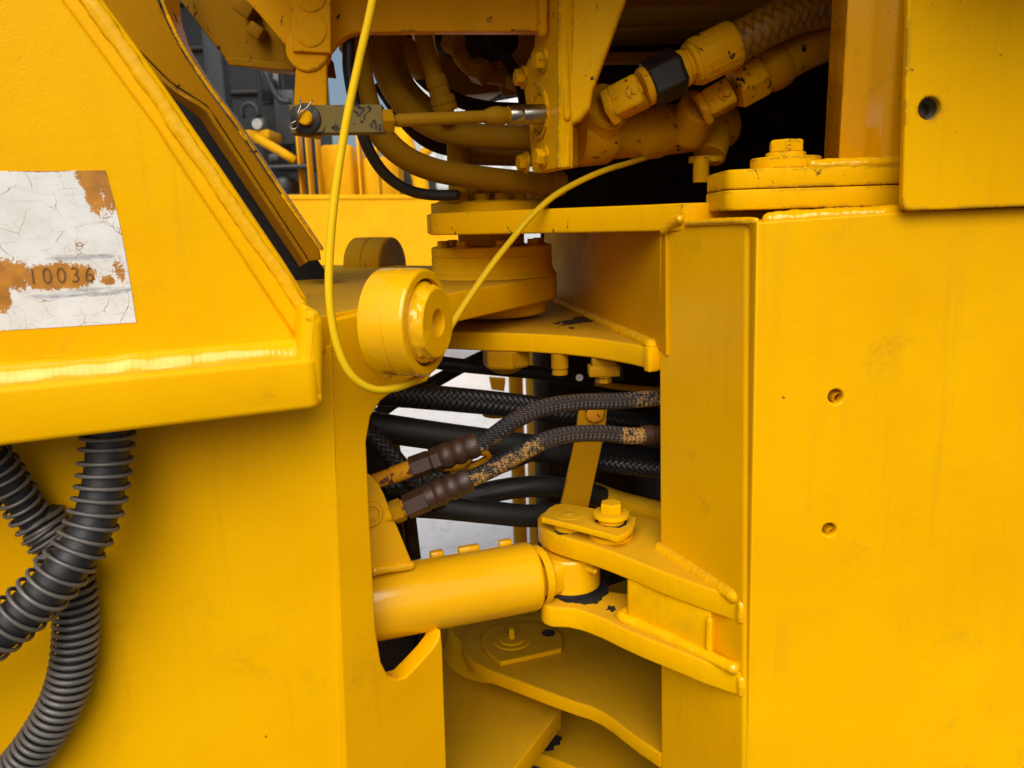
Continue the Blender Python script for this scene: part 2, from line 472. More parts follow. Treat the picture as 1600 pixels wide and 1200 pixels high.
def mat_braid(name, base, hi, n=17, per=.0064, over=(), overcol=(.40, .21, .045), dark=(.012, .013, .015), rough=.42):
    """woven hose sleeve; over = [(from, to, amount)] lengths where paint remains"""
    b = NB(name)
    uv = b.n('ShaderNodeUVMap'); s = b.n('ShaderNodeSeparateXYZ'); b.l(uv.outputs[0], s.inputs[0])
    u, v = s.outputs[0], s.outputs[1]
    un = b.math('MULTIPLY', u, n); vn = b.math('DIVIDE', v, per)
    A = b.math('ADD', un, vn); B = b.math('SUBTRACT', un, vn)
    fa = b.math('FLOOR', A); fb = b.math('FLOOR', B)
    par = b.math('MODULO', b.math('ABSOLUTE', b.math('ADD', fa, fb)), 2)
    ha = b.math('ABSOLUTE', b.math('SINE', b.math('MULTIPLY', A, math.pi)))
    hb = b.math('ABSOLUTE', b.math('SINE', b.math('MULTIPLY', B, math.pi)))
    mx = b.n('ShaderNodeMix', data_type='FLOAT'); b.l(par, mx.inputs[0]); b.l(ha, mx.inputs[2]); b.l(hb, mx.inputs[3])
    h = mx.outputs[0]
    c = b.mix(b.math('MULTIPLY', b.math('POWER', h, 1.5), b.ramp(b.noise(60, 4), .2, .7, .4, 1)), base, hi)
    hh = h
    nz = b.noise(800, 5, .75); nl = b.noise(60, 4, .6)
    for (a0, a1, amt, o) in over:
        vj = b.math('ADD', v, b.math('MULTIPLY', b.math('SUBTRACT', b.noise(75, 6, .7), .5), .055))
        rg = b.math('MULTIPLY', b.ramp(vj, a0 - .006, a0 + .004), b.ramp(vj, a1 + .006, a1 - .004))
        rg = b.math('MULTIPLY', rg, b.ramp(nl, .1, .3))
        coat = b.math('GREATER_THAN', rg, .5)
        c = b.mix(coat, c, dark)
        pm = b.math('MULTIPLY', coat, b.math('GREATER_THAN', b.math('ADD', b.math('MULTIPLY', nz, .6), b.math('MULTIPLY', b.noise(110, 5, .7), .55)), .68 - .2 * amt))
        if o is not None:      # only on one flank of the hose
            pm = b.math('MULTIPLY', pm, b.math('GREATER_THAN', b.math('ADD', b.math('COSINE', b.math('MULTIPLY', b.math('SUBTRACT', u, o), 2 * math.pi)), b.math('MULTIPLY', b.math('SUBTRACT', nl, .5), 2.2)), .05))
        c = b.mix(pm, c, overcol)
    return b.end(c, rough, b.bump(hh, .9, .0016))

def mat_sticker():
    """worn white label: cracks, bare rusty patches, grey scuffs (flat print)"""
    b = NB('worn_white_label')
    s = b.n('ShaderNodeSeparateXYZ'); b.l(b.tc.outputs['Object'], s.inputs[0])
    x, y = s.outputs[0], s.outputs[1]
    white = b.mix(b.ramp(b.noise(22, 5, .6), .35, .7), (.72, .72, .69), (.60, .59, .54))
    c = white
    # crazing
    for sc, w, col in ((34, .006, (.30, .15, .08)), (75, .009, (.50, .45, .38))):
        vv = b.n('ShaderNodeTexVoronoi', feature='DISTANCE_TO_EDGE'); vv.inputs['Scale'].default_value = sc
        nn = b.n('ShaderNodeTexNoise'); nn.inputs['Scale'].default_value = 60; b.l(b.tc.outputs['Object'], nn.inputs['Vector'])
        sca = b.n('ShaderNodeVectorMath', operation='SCALE'); sca.inputs['Scale'].default_value = .012; b.l(nn.outputs['Color'], sca.inputs[0])
        ad = b.n('ShaderNodeVectorMath', operation='ADD'); b.l(b.tc.outputs['Object'], ad.inputs[0]); b.l(sca.outputs[0], ad.inputs[1])
        b.l(ad.outputs[0], vv.inputs['Vector'])
        k = b.math('MULTIPLY', b.math('LESS_THAN', vv.outputs['Distance'], w), b.ramp(b.noise(40, 3), .40, .55))
        c = b.mix(k, c, col)
    mpl = b.n('ShaderNodeMapping'); mpl.inputs['Scale'].default_value = (.12, 1, 1); mpl.inputs['Rotation'].default_value = (0, 0, -.03); b.l(b.tc.outputs['Object'], mpl.inputs[0])
    c = b.mix(b.math('MULTIPLY', b.ramp(b.noise(190, 6, .75, mpl.outputs[0]), .56, .72), .55), c, (.36, .35, .34))
    c = b.mix(b.math('GREATER_THAN', b.noise(170, 6, .75), .70), c, (.34, .17, .05))
    mpv = b.n('ShaderNodeMapping'); mpv.inputs['Scale'].default_value = (1, .4, 1); b.l(b.tc.outputs['Object'], mpv.inputs[0])
    def ell(cx, cy, rx, ry, rag):
        dx = b.math('DIVIDE', b.math('SUBTRACT', x, cx), rx); dy = b.math('DIVIDE', b.math('SUBTRACT', y, cy), ry)
        d = b.math('ADD', b.math('MULTIPLY', dx, dx), b.math('MULTIPLY', dy, dy))
        n1 = b.math('MULTIPLY', b.math('SUBTRACT', b.math('ADD', b.math('MULTIPLY', b.noise(85, 8, .8, mpv.outputs[0]), .8), b.math('MULTIPLY', b.noise(420, 4, .8), .42)), .6), rag * 3.4)
        return b.math('SUBTRACT', b.math('ADD', d, n1), 1)
    k = None
    for e in STICK_PATCH:
        q = b.math('LESS_THAN', ell(*e), 0)
        k = q if k is None else b.math('MAXIMUM', k, q)
    c = b.mix(k, c, b.mix(b.ramp(b.noise(50, 5), .35, .65), (.50, .20, .012), (.30, .12, .008)))
    g = None
    for e in STICK_SCUFF:
        q = b.math('MULTIPLY', b.math('MULTIPLY', b.ramp(ell(*e), .3, -.6), .85), b.ramp(b.noise(260, 6, .8, mpl.outputs[0]), .38, .58))
        g = q if g is None else b.math('MAXIMUM', g, q)
    c = b.mix(b.math('MULTIPLY', g, b.math('SUBTRACT', 1, k)), c, (.22, .23, .25))
    return b.end(c, .4, b.bump(k, -.4, .0006))

# ------------------------------------------------------------------ setting
def sheet(name, x0, y0, x1, y1, z, mat):
    g = bpy.data.meshes.new(name)
    g.from_pydata([(x0, y0, z), (x1, y0, z), (x1, y1, z), (x0, y1, z)], [], [(0, 1, 2, 3)])
    o = meshobj(name, g, mat); o['kind'] = 'structure'
    return o
sheet('ground', -400, -300, 400, 900, 0, mat_concrete('dark_near_ground', (.055, .055, .056), (.04, .04, .041), (.02, .02, .02)))  # near ground coloured dark to cut the light it bounces onto the frames
sheet('concrete_yard', -30, 2.75, 30, 60, .004, CONC)

# reference planes of the two hinged frames
L1 = vplane((0, .66), (505, .77))
L2 = off(L1, .045)
L3 = vplane((0, .785), (515, .857))
F2 = vplane((520, .862), (695, .98))
SW = vplane((1165, .85), (1028, 1.01))
RP = vplane((1165, .85), (1600, .85))
ZD = hit(545, 487, F2).z
ZU = hit(1155, 937, SW).z
ZL = hit(1158, 1052, SW).z
ZM = hit(1026, 545, SW).z
ZH = hit(1031, 1177, SW).z
ZMID = (ZU - .032 + ZL) / 2
H = Vector((-.030, 1.42, 0))
def at(z): return Vector((H.x, H.y, z))
def arc(c, r, a0, a1, n=14):
    return [Vector((c[0] + r * math.cos(R(a0 + (a1 - a0) * k / n)), c[1] + r * math.sin(R(a0 + (a1 - a0) * k / n)), 0)) for k in range(n + 1)]
def hz(pts, z): return [Vector((p[0], p[1], z)) for p in pts]

# ================================================================== FRONT FRAME (left)
ff = thing('front_frame', 'yellow frame on the left with sloped plate, worn white label and round pin boss', 'machine frame', (-.3, .95, 0))
# sloped upper plate, its raised edge bar and the glossy weld along it
gus = plate('sloped_plate', ff, Y_LEFT, L2, [(-700, -500), (-270, -500), (32, -90), (98, 0), (243, 196), (290, 270), (375, 395), (474, 545), (440, 575), (-700, 620)], .016, .003)
plate('edge_bar', ff, Y_LEFT, off(L2, .007), [(-282, -500), (-207, -500), (95, -90), (162, 0), (209, 64), (270, 152), (358, 280), (442, 405), (478, 462), (492, 500), (470, 545), (366, 395), (281, 270), (234, 196), (88, 0)], .03, .005)
weld(ff, Y_WELD, [hit(u, v, off(L2, .0062)) for u, v in ((-210, -495), (98, -60), (140, 0), (187, 67), (234, 135), (281, 203), (328, 270), (374, 338), (421, 405), (460, 462), (474, 486))], .0066, 1, amp=.24, lng=.8, flat=(L2[1], .40))
# horizontal ledge
A, B = hit(-700, 640, L1), hit(506, 640, L1)
zt, zb = 1.220, 1.167
nL = L1[1]
led = [Vector((A.x, A.y, zt)), Vector((B.x, B.y, zt)), Vector((B.x, B.y, zt)) - nL * .10, Vector((A.x, A.y, zt)) - nL * .10]
plate('ledge', ff, Y_LEFT, hplane(zt), led, zt - zb, .006, [0, .014, .01, 0], px=False, bres=3)
q = off(L1, .041)
def onl(u, z, pl):
    p = hit(u, 560, pl); return Vector((p.x, p.y, z))
weld(ff, Y_WELD, [onl(u, zt - .004, q) for u in (-690, -350, -140, 0, 120, 240, 350, 440, 490)], .0205, 3, amp=.12, lng=.35)
plate('corner_block', ff, Y_LEFT, off(L1, .004), [(474, 474), (500, 488), (508, 502), (508, 632), (462, 640)], .06, .012, [.004, .008, .012, .002, .002], bres=4)
# lower side plate, and the swept side plate with the cut-out
plate('side_plate', ff, Y_LOW, L3, [(-700, 600), (518, 540), (556, 1600), (-700, 1700)], .02, .002)
cut = [(514, 500), (574, 488), (640, 560), (690, 560), (668, 596), (640, 606), (614, 612), (596, 626), (580, 650), (573, 690), (578, 800), (588, 985), (596, 1035), (606, 1055), (620, 1062), (634, 1058), (650, 1042), (672, 1018), (683, 1003), (689, 985),
       (692, 1010), (712, 1600), (556, 1600), (517, 640)]
plate('swept_side_plate', ff, Y_LOW, F2, cut, .028, .003, bres=3)
# deck with round hinge tongue
deck = [(-.240, .80), (.026 - .18, 1.287 - .333)] + [(p.x, p.y) for p in arc(H, .118, -28.5, 75)] + [(-.10, 1.76), (-.55, 2.05), (-.8, 1.95), (-.8, .75), (-.6, .72)]
plate('deck', ff, Y_DUST, hplane(ZD), hz(deck, ZD), .043, .003, px=False)
# bearing hub on the tongue
lathe('bearing_hub', ff, Y_DUST, at(ZD), Z, [(0, .118), (.003, .1165), (.010, .112), (.020, .1095), (.036, .1095), (.0365, .108), (.0385, .108), (.039, .1095), (.052, .109), (.054, .107), (.054, 0)], 64, 25)
lathe('hub_skirt', ff, Y_DUST, at(ZD - .043), -Z, [(0, .1), (0, .099), (.022, .097), (.026, .094), (.026, 0)], 64, 25)
for k in range(8):
    a = R(k * 45 + 12)
    bolt(ff, Y_DUST, at(ZD + .054) + Vector((math.cos(a), math.sin(a), 0)) * .088, Z, .011, .009, .0145, .002, a)
# round pin boss in front of the deck
bd = Vector((.935, -.355, 0)).normalized()
bc = PY(616, 503, .835)
boss = lathe('pin_boss', ff, Y_CYL, bc - bd * .012, bd, [(0, .045), (0, .056), (.001, .0578), (.006, .0583), (.026, .0583), (.028, .0566), (.030, .0583), (.049, .0578), (.0515, .0565), (.0525, .0545), (.0525, .0475), (.046, .0465), (.044, .0)], 64, 25)
pe = bc + bd * .032
lathe('boss_collar', boss, Y_WELD, pe, bd, [(0, 0), (0, .0445), (.006, .044), (.009, .041), (.009, 0)], 48, 25)
lathe('grease_ring', boss, BLACK, bc + bd * .0352, bd, [(0, .0440), (.0008, .0440), (.0008, .0474), (0, .0474)], 48, 25)
# ragged pin with a flat end and a centre bore
bm = bmesh.new(); rows = []
for hh, rr, w in ((.006, .0405, .0015), (.009, .041, .0024), (.012, .0402, .0028), (.015, .0392, .0026), (.018, .0382, .0020), (.0205, .0375, .0002), (.0214, .036, 0), (.0214, .0155, 0), (.0204, .0145, 0), (.008, .0135, 0), (.008, 0.0005, 0)):
    rows.append([bm.verts.new((c * math.cos(2 * math.pi * k / 60), c * math.sin(2 * math.pi * k / 60), hh)) for k in range(60) for c in (rr + w * noise.noise(Vector((math.cos(k / 9.55) * 5, math.sin(k / 9.55) * 5, hh * 260))) * 1.7 - (0.0015 if w and 20 < k < 24 else 0),)])
for a, b in zip(rows, rows[1:]):
    for k in range(60): bm.faces.new((a[k], a[(k + 1) % 60], b[(k + 1) % 60], b[k]))
bmesh.ops.recalc_face_normals(bm, faces=bm.faces)
me = bpy.data.meshes.new('pin'); bm.to_mesh(me); bm.free(); sharp(me, 28)
meshobj('pin', me, Y_CYL, boss, axisM(pe, bd))
weld(ff, Y_WELD, [PY(574, 556, .845), PY(590, 572, .846), PY(612, 590, .85)], .007, 9)
weld(ff, Y_WELD, [PY(572, 494, .862), PY(573, 520, .858), PY(574, 552, .85)], .006, 10)
# mirror boss on the far edge of the deck
fb = PZ(578, 415, ZD) + Vector((0, 0, .0))
lathe('pin_boss', ff, Y_GRIME_SHADE, fb + Vector((-.03, .01, .0)), Vector((.93, -.36, 0)), [(0, 0), (0, .066), (.002, .068), (.045, .068), (.047, .066), (.05, .068), (.095, .067), (.098, .062), (.098, 0)], 48, 25)
# slanted channel rising behind the sloped plate
CH = vplane((200, 1.16), (500, 1.28))
web_r = [(205, -60), (246, 0), (267, 47), (287, 84), (321, 135), (371, 202), (439, 304), (500, 390), (502, 406)]
web_l = [(484, 408), (341, 189), (324, 165), (267, 128), (200, 60), (120, -60)]
ch = plate('slanted_channel', ff, Y_GRIME_SHADE, CH, web_r + web_l, .012, .002)
def ribbon(name, parent, mat, c1, c2, t=.006):
    bm = bmesh.new()
    a = [bm.verts.new(p) for p in c1]; b = [bm.verts.new(p) for p in c2]
    for i in range(len(a) - 1): bm.faces.new((a[i], a[i + 1], b[i + 1], b[i])).smooth = True
    bmesh.ops.recalc_face_normals(bm, faces=bm.faces)
    bmesh.ops.solidify(bm, geom=list(bm.faces), thickness=t)
    me = bpy.data.meshes.new('ribbon'); bm.to_mesh(me); bm.free()
    for f in me.polygons: f.use_smooth = True
    me.set_sharp_from_angle(angle=R(40))
    return meshobj(name, me, mat, parent)
c1 = catmull([hit(u, v, off(CH, -.004)) for u, v in ((230, -60), (250, 0), (268, 45), (289, 84), (323, 135), (373, 202), (441, 304), (502, 392))], .01)
c2 = catmull([hit(u, v, off(CH, .06)) for u, v in ((268, -60), (275, 0), (281, 45), (296, 84), (328, 135), (376, 201), (443, 303), (503, 391))], .01)
n = min(len(c1), len(c2))
def resamp(P, n):
    return [P[int(round(i * (len(P) - 1) / (n - 1)))] for i in range(n)]
ribbon('channel_flange', ch, Y_CHIP, resamp(c1, 40), resamp(c2, 40), .005)
d1 = catmull([hit(u, v, CH) for u, v in ((200, 62), (267, 130), (322, 166), (339, 190), (410, 298), (482, 408))], .01)
d2 = catmull([hit(u, v, off(CH, .09)) for u, v in ((200, 78), (265, 140), (313, 178), (329, 200), (400, 306), (473, 414))], .01)
ribbon('channel_flange', ch, Y_GRIME_SHADE, resamp(d1, 40), resamp(d2, 40), .006)
plate('gap_shade_sheet', ff, BLACK, off(CH, .17), [(150, -40), (330, 160), (520, 440), (420, 470), (150, 300)], .01, .002)  # added black sheet that paints the deep shade inside the gap
# worn label with stamped number
sp = off(L2, -.0006)
def loc2(u, v):
    """sticker-local metres of a pixel on the label"""
    return Minv @ hit(u, v, sp)
SP = [(-70, 268), (165, 266), (172, 292), (186, 345), (200, 420), (213, 504), (-70, 521)]
Mb, _ = basis(sp)
Mb = Mb.copy(); Mb.translation = sum((hit(a, b, sp) for a, b in SP), Vector()) / len(SP)
Minv = Mb.inverted()
def E(u, v, ru, rv, rag):
    c = loc2(u, v); e = loc2(u + ru, v); e2 = loc2(u, v + rv)
    return (c.x, c.y, abs(e.x - c.x), abs(e2.y - c.y), rag)
STICK_PATCH = [E(152, 272, 34, 26, 1.0), E(150, 300, 16, 34, 1.8), E(170, 305, 14, 30, 2.6), E(90, 432, 66, 21, 1.3), E(10, 432, 44, 26, 1.6), E(4, 462, 14, 26, 1.8), E(168, 438, 14, 8, 2.6), E(60, 264, 60, 5, 1.0), E(185, 420, 8, 20, 3.2)]
STICK_SCUFF = [E(150, 456, 70, 7, 1.2), E(90, 462, 50, 5, 1.2), E(130, 402, 60, 5, 1.4)]
lab = plate('label', ff, mat_sticker(), sp, SP, .0006, .0001, local=True)
NUMC = plain('stamped_ink', (.16, .062, .007), .5)
cu = bpy.data.curves.new('num', 'FONT'); cu.body = '10036'; cu.size = .0245; cu.extrude = .0003; cu.space_character = 1.32; cu.offset = -.0003
to = bpy.data.objects.new('num', cu); COL.objects.link(to)
me = bpy.data.meshes.new_from_object(to.evaluated_get(bpy.context.evaluated_depsgraph_get()))
bpy.data.objects.remove(to)
me.materials.clear()
M = Mb.copy(); M.translation = hit(44, 444, off(sp, -.0004))
xs = [v.co.x for v in me.vertices]
wpx = (hit(147, 440, sp) - hit(44, 444, sp)).length
M = M @ Matrix.Rotation(R(-1.0), 4, 'Z') @ Matrix.Diagonal((wpx / (max(xs)), .86, 1, 1))
meshobj('stamped_number', me, NUMC, lab, M)
# lower hinge lug of the front frame, with its collar
ZF = ZH - .075
collar_c = Vector((H.x, H.y, ZF))
frl = plate('lower_hinge_lug', ff, Y_OLIVE, hplane(ZF), [Vector((p[0], p[1], ZF)) for p in
    [tuple(PZ(876, 1108, ZF))[:2], tuple(PZ(795, 1212, ZF))[:2], tuple(PZ(760, 1260, ZF))[:2], tuple(PZ(560, 1250, ZF))[:2], (-.5, 1.1), (-.35, 1.8), (-.05, 1.62), (.09, 1.48)]], .04, .003, px=False)
lathe('lug_collar', frl, Y_OLIVE, collar_c, Z, [(0, .125), (.02, .118), (.055, .112), (.060, .108), (.060, 0)], 48, 25)

# ================================================================== REAR FRAME (right)
rf = thing('rear_frame', 'tall yellow steel frame on the right with drilled side panel and stacked hinge plates', 'machine frame', (.5, 1.0, 0))
pp = off(RP, -.018)
pan = plate('side_panel', rf, Y_PANEL, pp, [(1182, 347), (1420, 330), (2300, 300), (2300, 1650), (1157, 1650), (1167, 1200)], .018, .0025, 0, holes=[(1306, 620, .0083), (1296, 828, .0078)], bres=3)
for (u, v, r) in ((1306, 620, .0083), (1296, 828, .0078)):
    c = hit(u, v, RP)
    prof = [(-.014, r + .0004)] + [x for k in range(7) for x in ((-.012 + k * .003, r - .0012), (-.0105 + k * .003, r - .0002))] + [(.012, r - .0012), (.012, 0)]
    lathe('threaded_hole', pan, Y_PANEL, c, Vector((0, 1, 0)), prof, 28, 50)
wall = plate('corner_wall', rf, Y_PANEL, SW, [(1168, 346), (1028, 352), (1034, 1650), (1160, 1650)], .026, .006, bres=4)
plate('box_top', rf, Y_PANEL, hplane(1.343), hz([(.20, 1.01), (.275, .853), (.9, .853), (.9, 1.4), (.2, 1.4)], 1.343), .02, .003, px=False)
plate('box_bottom_web', rf, Y_PANEL, off(RP, .35), [(1060, 380), (1500, 380), (1500, 1250), (1060, 1250)], .02, .002)
weld(rf, Y_WELD, [hit(u, v, off(RP, -.008)) for u, v in ((1190, 345), (1240, 341), (1300, 338), (1350, 336), (1410, 331))], .0085, 21)
weld(rf, Y_WELD, [hit(u, v, off(SW, -.001)) for u, v in ((1185, 346), (1150, 345), (1100, 347), (1070, 349))], .004, 22)
weld(rf, Y_WELD, [hit(u, v, off(SW, -.004)) for u, v in ((1066, 340), (1056, 346), (1046, 353), (1034, 363))], .0055, 23, rip=.004)
# top hinge plate, its cap ring
ZT = 1.331 + .034
top = [tuple(PY(1075, 345, .975))[:2], tuple(PY(1027, 345, .995))[:2]]
top = [(.215, .965), (.187, 1.005), (-.105, 1.225), (-.118, 1.236), (-.123, 1.25), (-.145, 1.42)] + [(p.x, p.y) for p in arc(H, .115, -180, -220)] + [(.1, 1.62), (.6, 1.62), (.6, 1.0)]
tp = plate('top_hinge_plate', rf, Y_CHIP, hplane(ZT), hz(top, ZT), .034, .003, px=False)
lathe('cap_ring', tp, Y_DUST, at(ZT), Z, [(0, .106), (.017, .106), (.019, .104), (.019, 0)], 64, 25)
for k, a in enumerate((200, 235, 262, 285, 310, 20, 70, 120, 160)):
    bolt(tp, Y_DUST, at(ZT + .019) + Vector((math.cos(R(a)), math.sin(R(a)), 0)) * .082, Z, .0125, .011, .0165, .002, k)
lathe('pin_sleeve', tp, Y_DUST, at(ZT - .036), -Z, [(0, 0), (0, .060), (.02, .060), (.022, .064), (.034, .064), (.034, 0)], 40, 25)
# mid hinge plate and the brown web wall behind it
mid = [tuple(PZ(1028, 545, ZM))[:2]] + [tuple(PZ(u, v, ZM))[:2] for u, v in ((1010, 542), (985, 537), (960, 533), (925, 528), (880, 524), (835, 521.5), (790, 520), (745, 519), (715, 518))] + [(p.x, p.y) for p in arc(H, .19, 238, 180, 6)] + [(-.2, 1.7), (.3, 1.7), (.3, 1.02)]
mp = plate('mid_hinge_plate', rf, Y_DUST, hplane(ZM), hz(mid, ZM), .030, .003, px=False)
box('stop_block', mp, Y_LUG, PZ(1021, 545, ZM) + Vector((.0, .006, -.0145)), (.013, .02, .034), SW[1].cross(Z), None, .002)
wb = vplane((1027, 1.018), (872, 1.62), 500)
plate('web_wall', rf, Y_WEB, wb, [(1040, 360), (1040, 555), (1027, 545), (850, 462), (850, 350)], .02, .002)
weld(rf, Y_LUG, [PZ(u, v, ZM + .002) + Vector((-.004, -.002, 0)) for u, v in ((1026, 541), (985, 521), (940, 500), (900, 482), (872, 470))], .009, 31)
# lower transmission-side plates
lh_px = [(1031, 1177), (1000, 1156), (972, 1135), (957, 1123), (940, 1112), (920, 1103), (900, 1097), (855, 1081), (808, 1063), (761, 1046), (742, 1036), (729, 1024), (722, 1006), (724, 992), (735, 980), (752, 971), (780, 964), (830, 960)]
lh = [tuple(PZ(u, v, ZH))[:2] for u, v in lh_px] + [(.3, 1.6), (.3, 1.0)]
lhp = plate('lower_hinge_plate', rf, Y_OLIVE, hplane(ZH), hz(lh, ZH), .026, .003, px=False)
ZB = ZF - .10
bp = [tuple(PZ(u, v, ZB))[:2] for u, v in ((1031, 1245), (960, 1228), (905, 1202), (860, 1184), (826, 1172), (806, 1160), (800, 1140))] + [(-.02, 1.5), (.2, 1.65), (.35, 1.5), (.35, 1.0)]
bpl = plate('bottom_hinge_plate', rf, Y_OLIVE, hplane(ZB), hz(bp, ZB), .03, .003, px=False)
# black oil patch
pts = []
c0 = PZ(856, 1158, ZB + .0006)
for k in range(40):
    a = 2 * math.pi * k / 40
    rr = 1 + .55 * noise.noise(Vector((math.cos(a) * 2.2, math.sin(a) * 2.2, 3)))
    pts.append(c0 + Vector((math.cos(a) * .023 * rr + .006 * math.sin(a), math.sin(a) * .028 * rr, 0)))
plate('oil_patch', bpl, BLACK, (c0, Z), pts, .0006, .0001, px=False)
# cylinder bracket: two lugs with a spacer web
up_px = [(1161, 937), (1095, 915), (1030, 892), (992, 876), (955, 862), (925, 851.5), (900, 844.5), (878, 838), (860, 831.5), (847, 824), (840.5, 816), (840, 809), (844, 803), (852, 799), (866, 796), (890, 795), (940, 798), (1000, 806), (1045, 815), (1050, 845)]
ul = plate('bracket_lug', rf, Y_LUG, hplane(ZU), hz([tuple(PZ(u, v, ZU))[:2] for u, v in up_px], ZU), .032, .003, px=False)
lo_px = [(1161, 1053), (1102, 1034), (1037, 1008), (1004, 995), (972, 981), (945, 968), (920, 958), (905, 953.5), (888, 950), (862, 949), (850, 945), (845, 939), (845, 930), (855, 922), (880, 918), (940, 922), (1000, 930), (1060, 945), (1075, 960)]
ll = plate('bracket_lug', rf, Y_LUG, hplane(ZL), hz([tuple(PZ(u, v, ZL))[:2] for u, v in lo_px], ZL), .032, .003, px=False)
def on_wall(u, z, d=0):
    p = hit(u, 880, off(SW, d)); return Vector((p.x, p.y, z))
weld(rf, Y_LUG, [on_wall(u, ZU - .001, .002) for u in (1026, 1040, 1070, 1100, 1130, 1156)], .0100, 41, amp=.14)
weld(rf, Y_WELD, [hit(1158, 938, off(SW, .002)), hit(1159, 955, off(SW, .001)), hit(1158, 974, off(SW, .002))], .0052, 42)
weld(rf, Y_WELD, [hit(1158, 1054, off(SW, .002)), hit(1159, 1070, off(SW, .001)), hit(1158, 1088, off(SW, .002))], .0052, 43)
s0, s1 = PZ(976, 966, ZL), PZ(1108, 1026, ZL)
sdir = (s1 - s0).normalized(); sn = Vector((sdir.y, -sdir.x, 0))
sp_pts = [s0, s1, s1 - sn * .06, s0 - sn * .05]
hgap = ZU - .032 - ZL
plate('spacer_web', rf, Y_LUG, hplane(ZU - .0325), hz(sp_pts, ZU - .0325), hgap, .0015, [.009, .002, 0, .004], px=False, bres=2)
weld(rf, Y_WELD, [s0 - sn * .025 + sdir * -.004 + Z * .003, s0 + sn * .003 - sdir * .003 + Z * .003] + [s0.lerp(s1, k / 5) + sn * .0025 + Z * .002 for k in range(1, 6)] + [hit(1154, 1049, off(SW, -.003)) + Z * .001], .0080, 44, amp=.14)
weld(rf, Y_LUG, [s1 + Z * .006 + sn * .001, s1 + Z * (hgap - .006) + sn * .001], .0045, 45)
# ---- pin keeper on the upper lug
ZS = ZU + .022
spx = [(846, 808), (850, 801), (858, 793), (868, 788), (882, 786), (938, 796), (994, 808), (993, 815), (988, 825), (978, 833), (965, 838.5), (905, 822)]
keeper = plate('pin_keeper', rf, Y_LUG, hplane(ZS), hz([tuple(PZ(u, v, ZS))[:2] for u, v in spx], ZS), .009, .0012, px=False)
pc = PZ(889, 803, ZS)
lathe('pin_head', keeper, Y_LUG, pc - Z * .0005, Z, [(0, 0), (0, .0225), (.0009, .0222), (.0012, .020), (.0004, .0175), (.0006, .010), (.0016, .003), (.0024, .0012), (.0024, 0)], 36, 40)
disc('pin', keeper, Y_LUG, Vector((pc.x, pc.y, ZU)), Z, .0225, .0135)
kb = PZ(955, 815, ZS)
disc('standoff', keeper, Y_LUG, Vector((kb.x, kb.y, ZU)), Z, .032, .006)
disc('spacer_sleeve', keeper, Y_LUG, Vector((kb.x, kb.y, ZU)), Z, .019, .031)
bolt(keeper, Y_LUG, Vector((kb.x, kb.y, ZU + .031)), Z, .0165, .015, .026, .006, .35)
plate('slot', keeper, BLACK, hplane(ZS + .0003), hz([tuple(PZ(u, v, ZS))[:2] for u, v in ((929, 815), (934, 808), (950, 803), (968, 806), (980, 813), (979, 820), (968, 825), (945, 823))], ZS + .0003), .001, .0002, px=False)
# ---- cap on the lower hinge plate
ZC = ZH + .010
cpx = [(782, 1034), (766, 1022), (756, 1010), (751, 999), (754, 989), (764, 981), (782, 975), (810, 972), (840, 974), (862, 980), (876, 990), (880, 1000), (877, 1013), (830, 1024)]
cap = plate('hinge_cap', rf, Y_OLIVE, hplane(ZC), hz([tuple(PZ(u, v, ZC))[:2] for u, v in cpx], ZC), .0095, .0015, px=False)
cc = PZ(800, 1000, ZC)
lathe('cap_boss', cap, Y_OLIVE, cc, Z, [(0, .036), (.002, .034), (.002, .024), (.0045, .022), (.0045, 0)], 36, 30)
lathe('stud', cap, Y_DUST, cc + Z * .004, Z, [(0, .0055), (.018, .0055), (.020, .004), (.020, 0)], 16)
hc = PZ(857, 989, ZC + .0004)
disc('cap_hole', cap, BLACK, hc - Z * .0006, Z, .013, .001, .0003)

# ================================================================== CAB STRUCTURE above
cab = thing('cab', 'yellow cab underside with upright post, drilled cover panel and shaded cross beam above the hinge', 'cab', (.5, 1.3, 1.4))
zf1, zf0 = 1.398, 1.376
fx = PY(1133, 280, .887).x
fl = [(fx + .005, .985), (fx, .890), (fx + .002, .880), (fx + .008, .874), (fx + .020, .870), (fx + .045, .8675), (.325, .866), (.60, .866), (.60, 1.12), (.29, 1.12), (.268, 1.0)]
plate('mount_flange', cab, Y_CHIP, hplane(zf1), hz(fl, zf1), zf1 - zf0 - .001, .0018, px=False)
plate('mount_pad', rf, Y_CHIP, hplane(zf0 - .0005), hz([(x - .001, y - .001) for x, y in fl], zf0), zf0 - 1.354, .002, px=False)
bc2 = Vector((.327, .93, zf1))
mb = lathe('mount_washer', cab, Y_CHIP, bc2, Z, [(0, 0), (0, .0395), (.013, .0395), (.0145, .038), (.0145, 0)], 40, 25)
disc('washer', mb, Y_CHIP, bc2 + Z * .0145, Z, .0225, .006)
hexo('bolt', mb, Y_CHIP, bc2 + Z * .0205, Z, .0205, .014, .28)
weld(cab, Y_WELD, [Vector((x, .872, zf1 + .002)) for x in (.33, .36, .40, .44)], .0065, 51, rip=.009)
po = [tuple(PY(1300, 200, 1.00))[:2], tuple(PY(1313, 200, .925))[:2], tuple(PY(1352, 200, .905))[:2], tuple(PY(1385, 200, .878))[:2], tuple(PY(1420, 200, .876))[:2], (.55, .876), (.55, 1.05), (.42, 1.05)]
plate('upright_post', cab, Y_POST, hplane(2.1), hz(po, 2.1), 2.1 - zf1, .0005, [0, .003, .02, .012, 0, 0, 0, 0], px=False)
CP = vplane((1400, .815), (1600, .815))
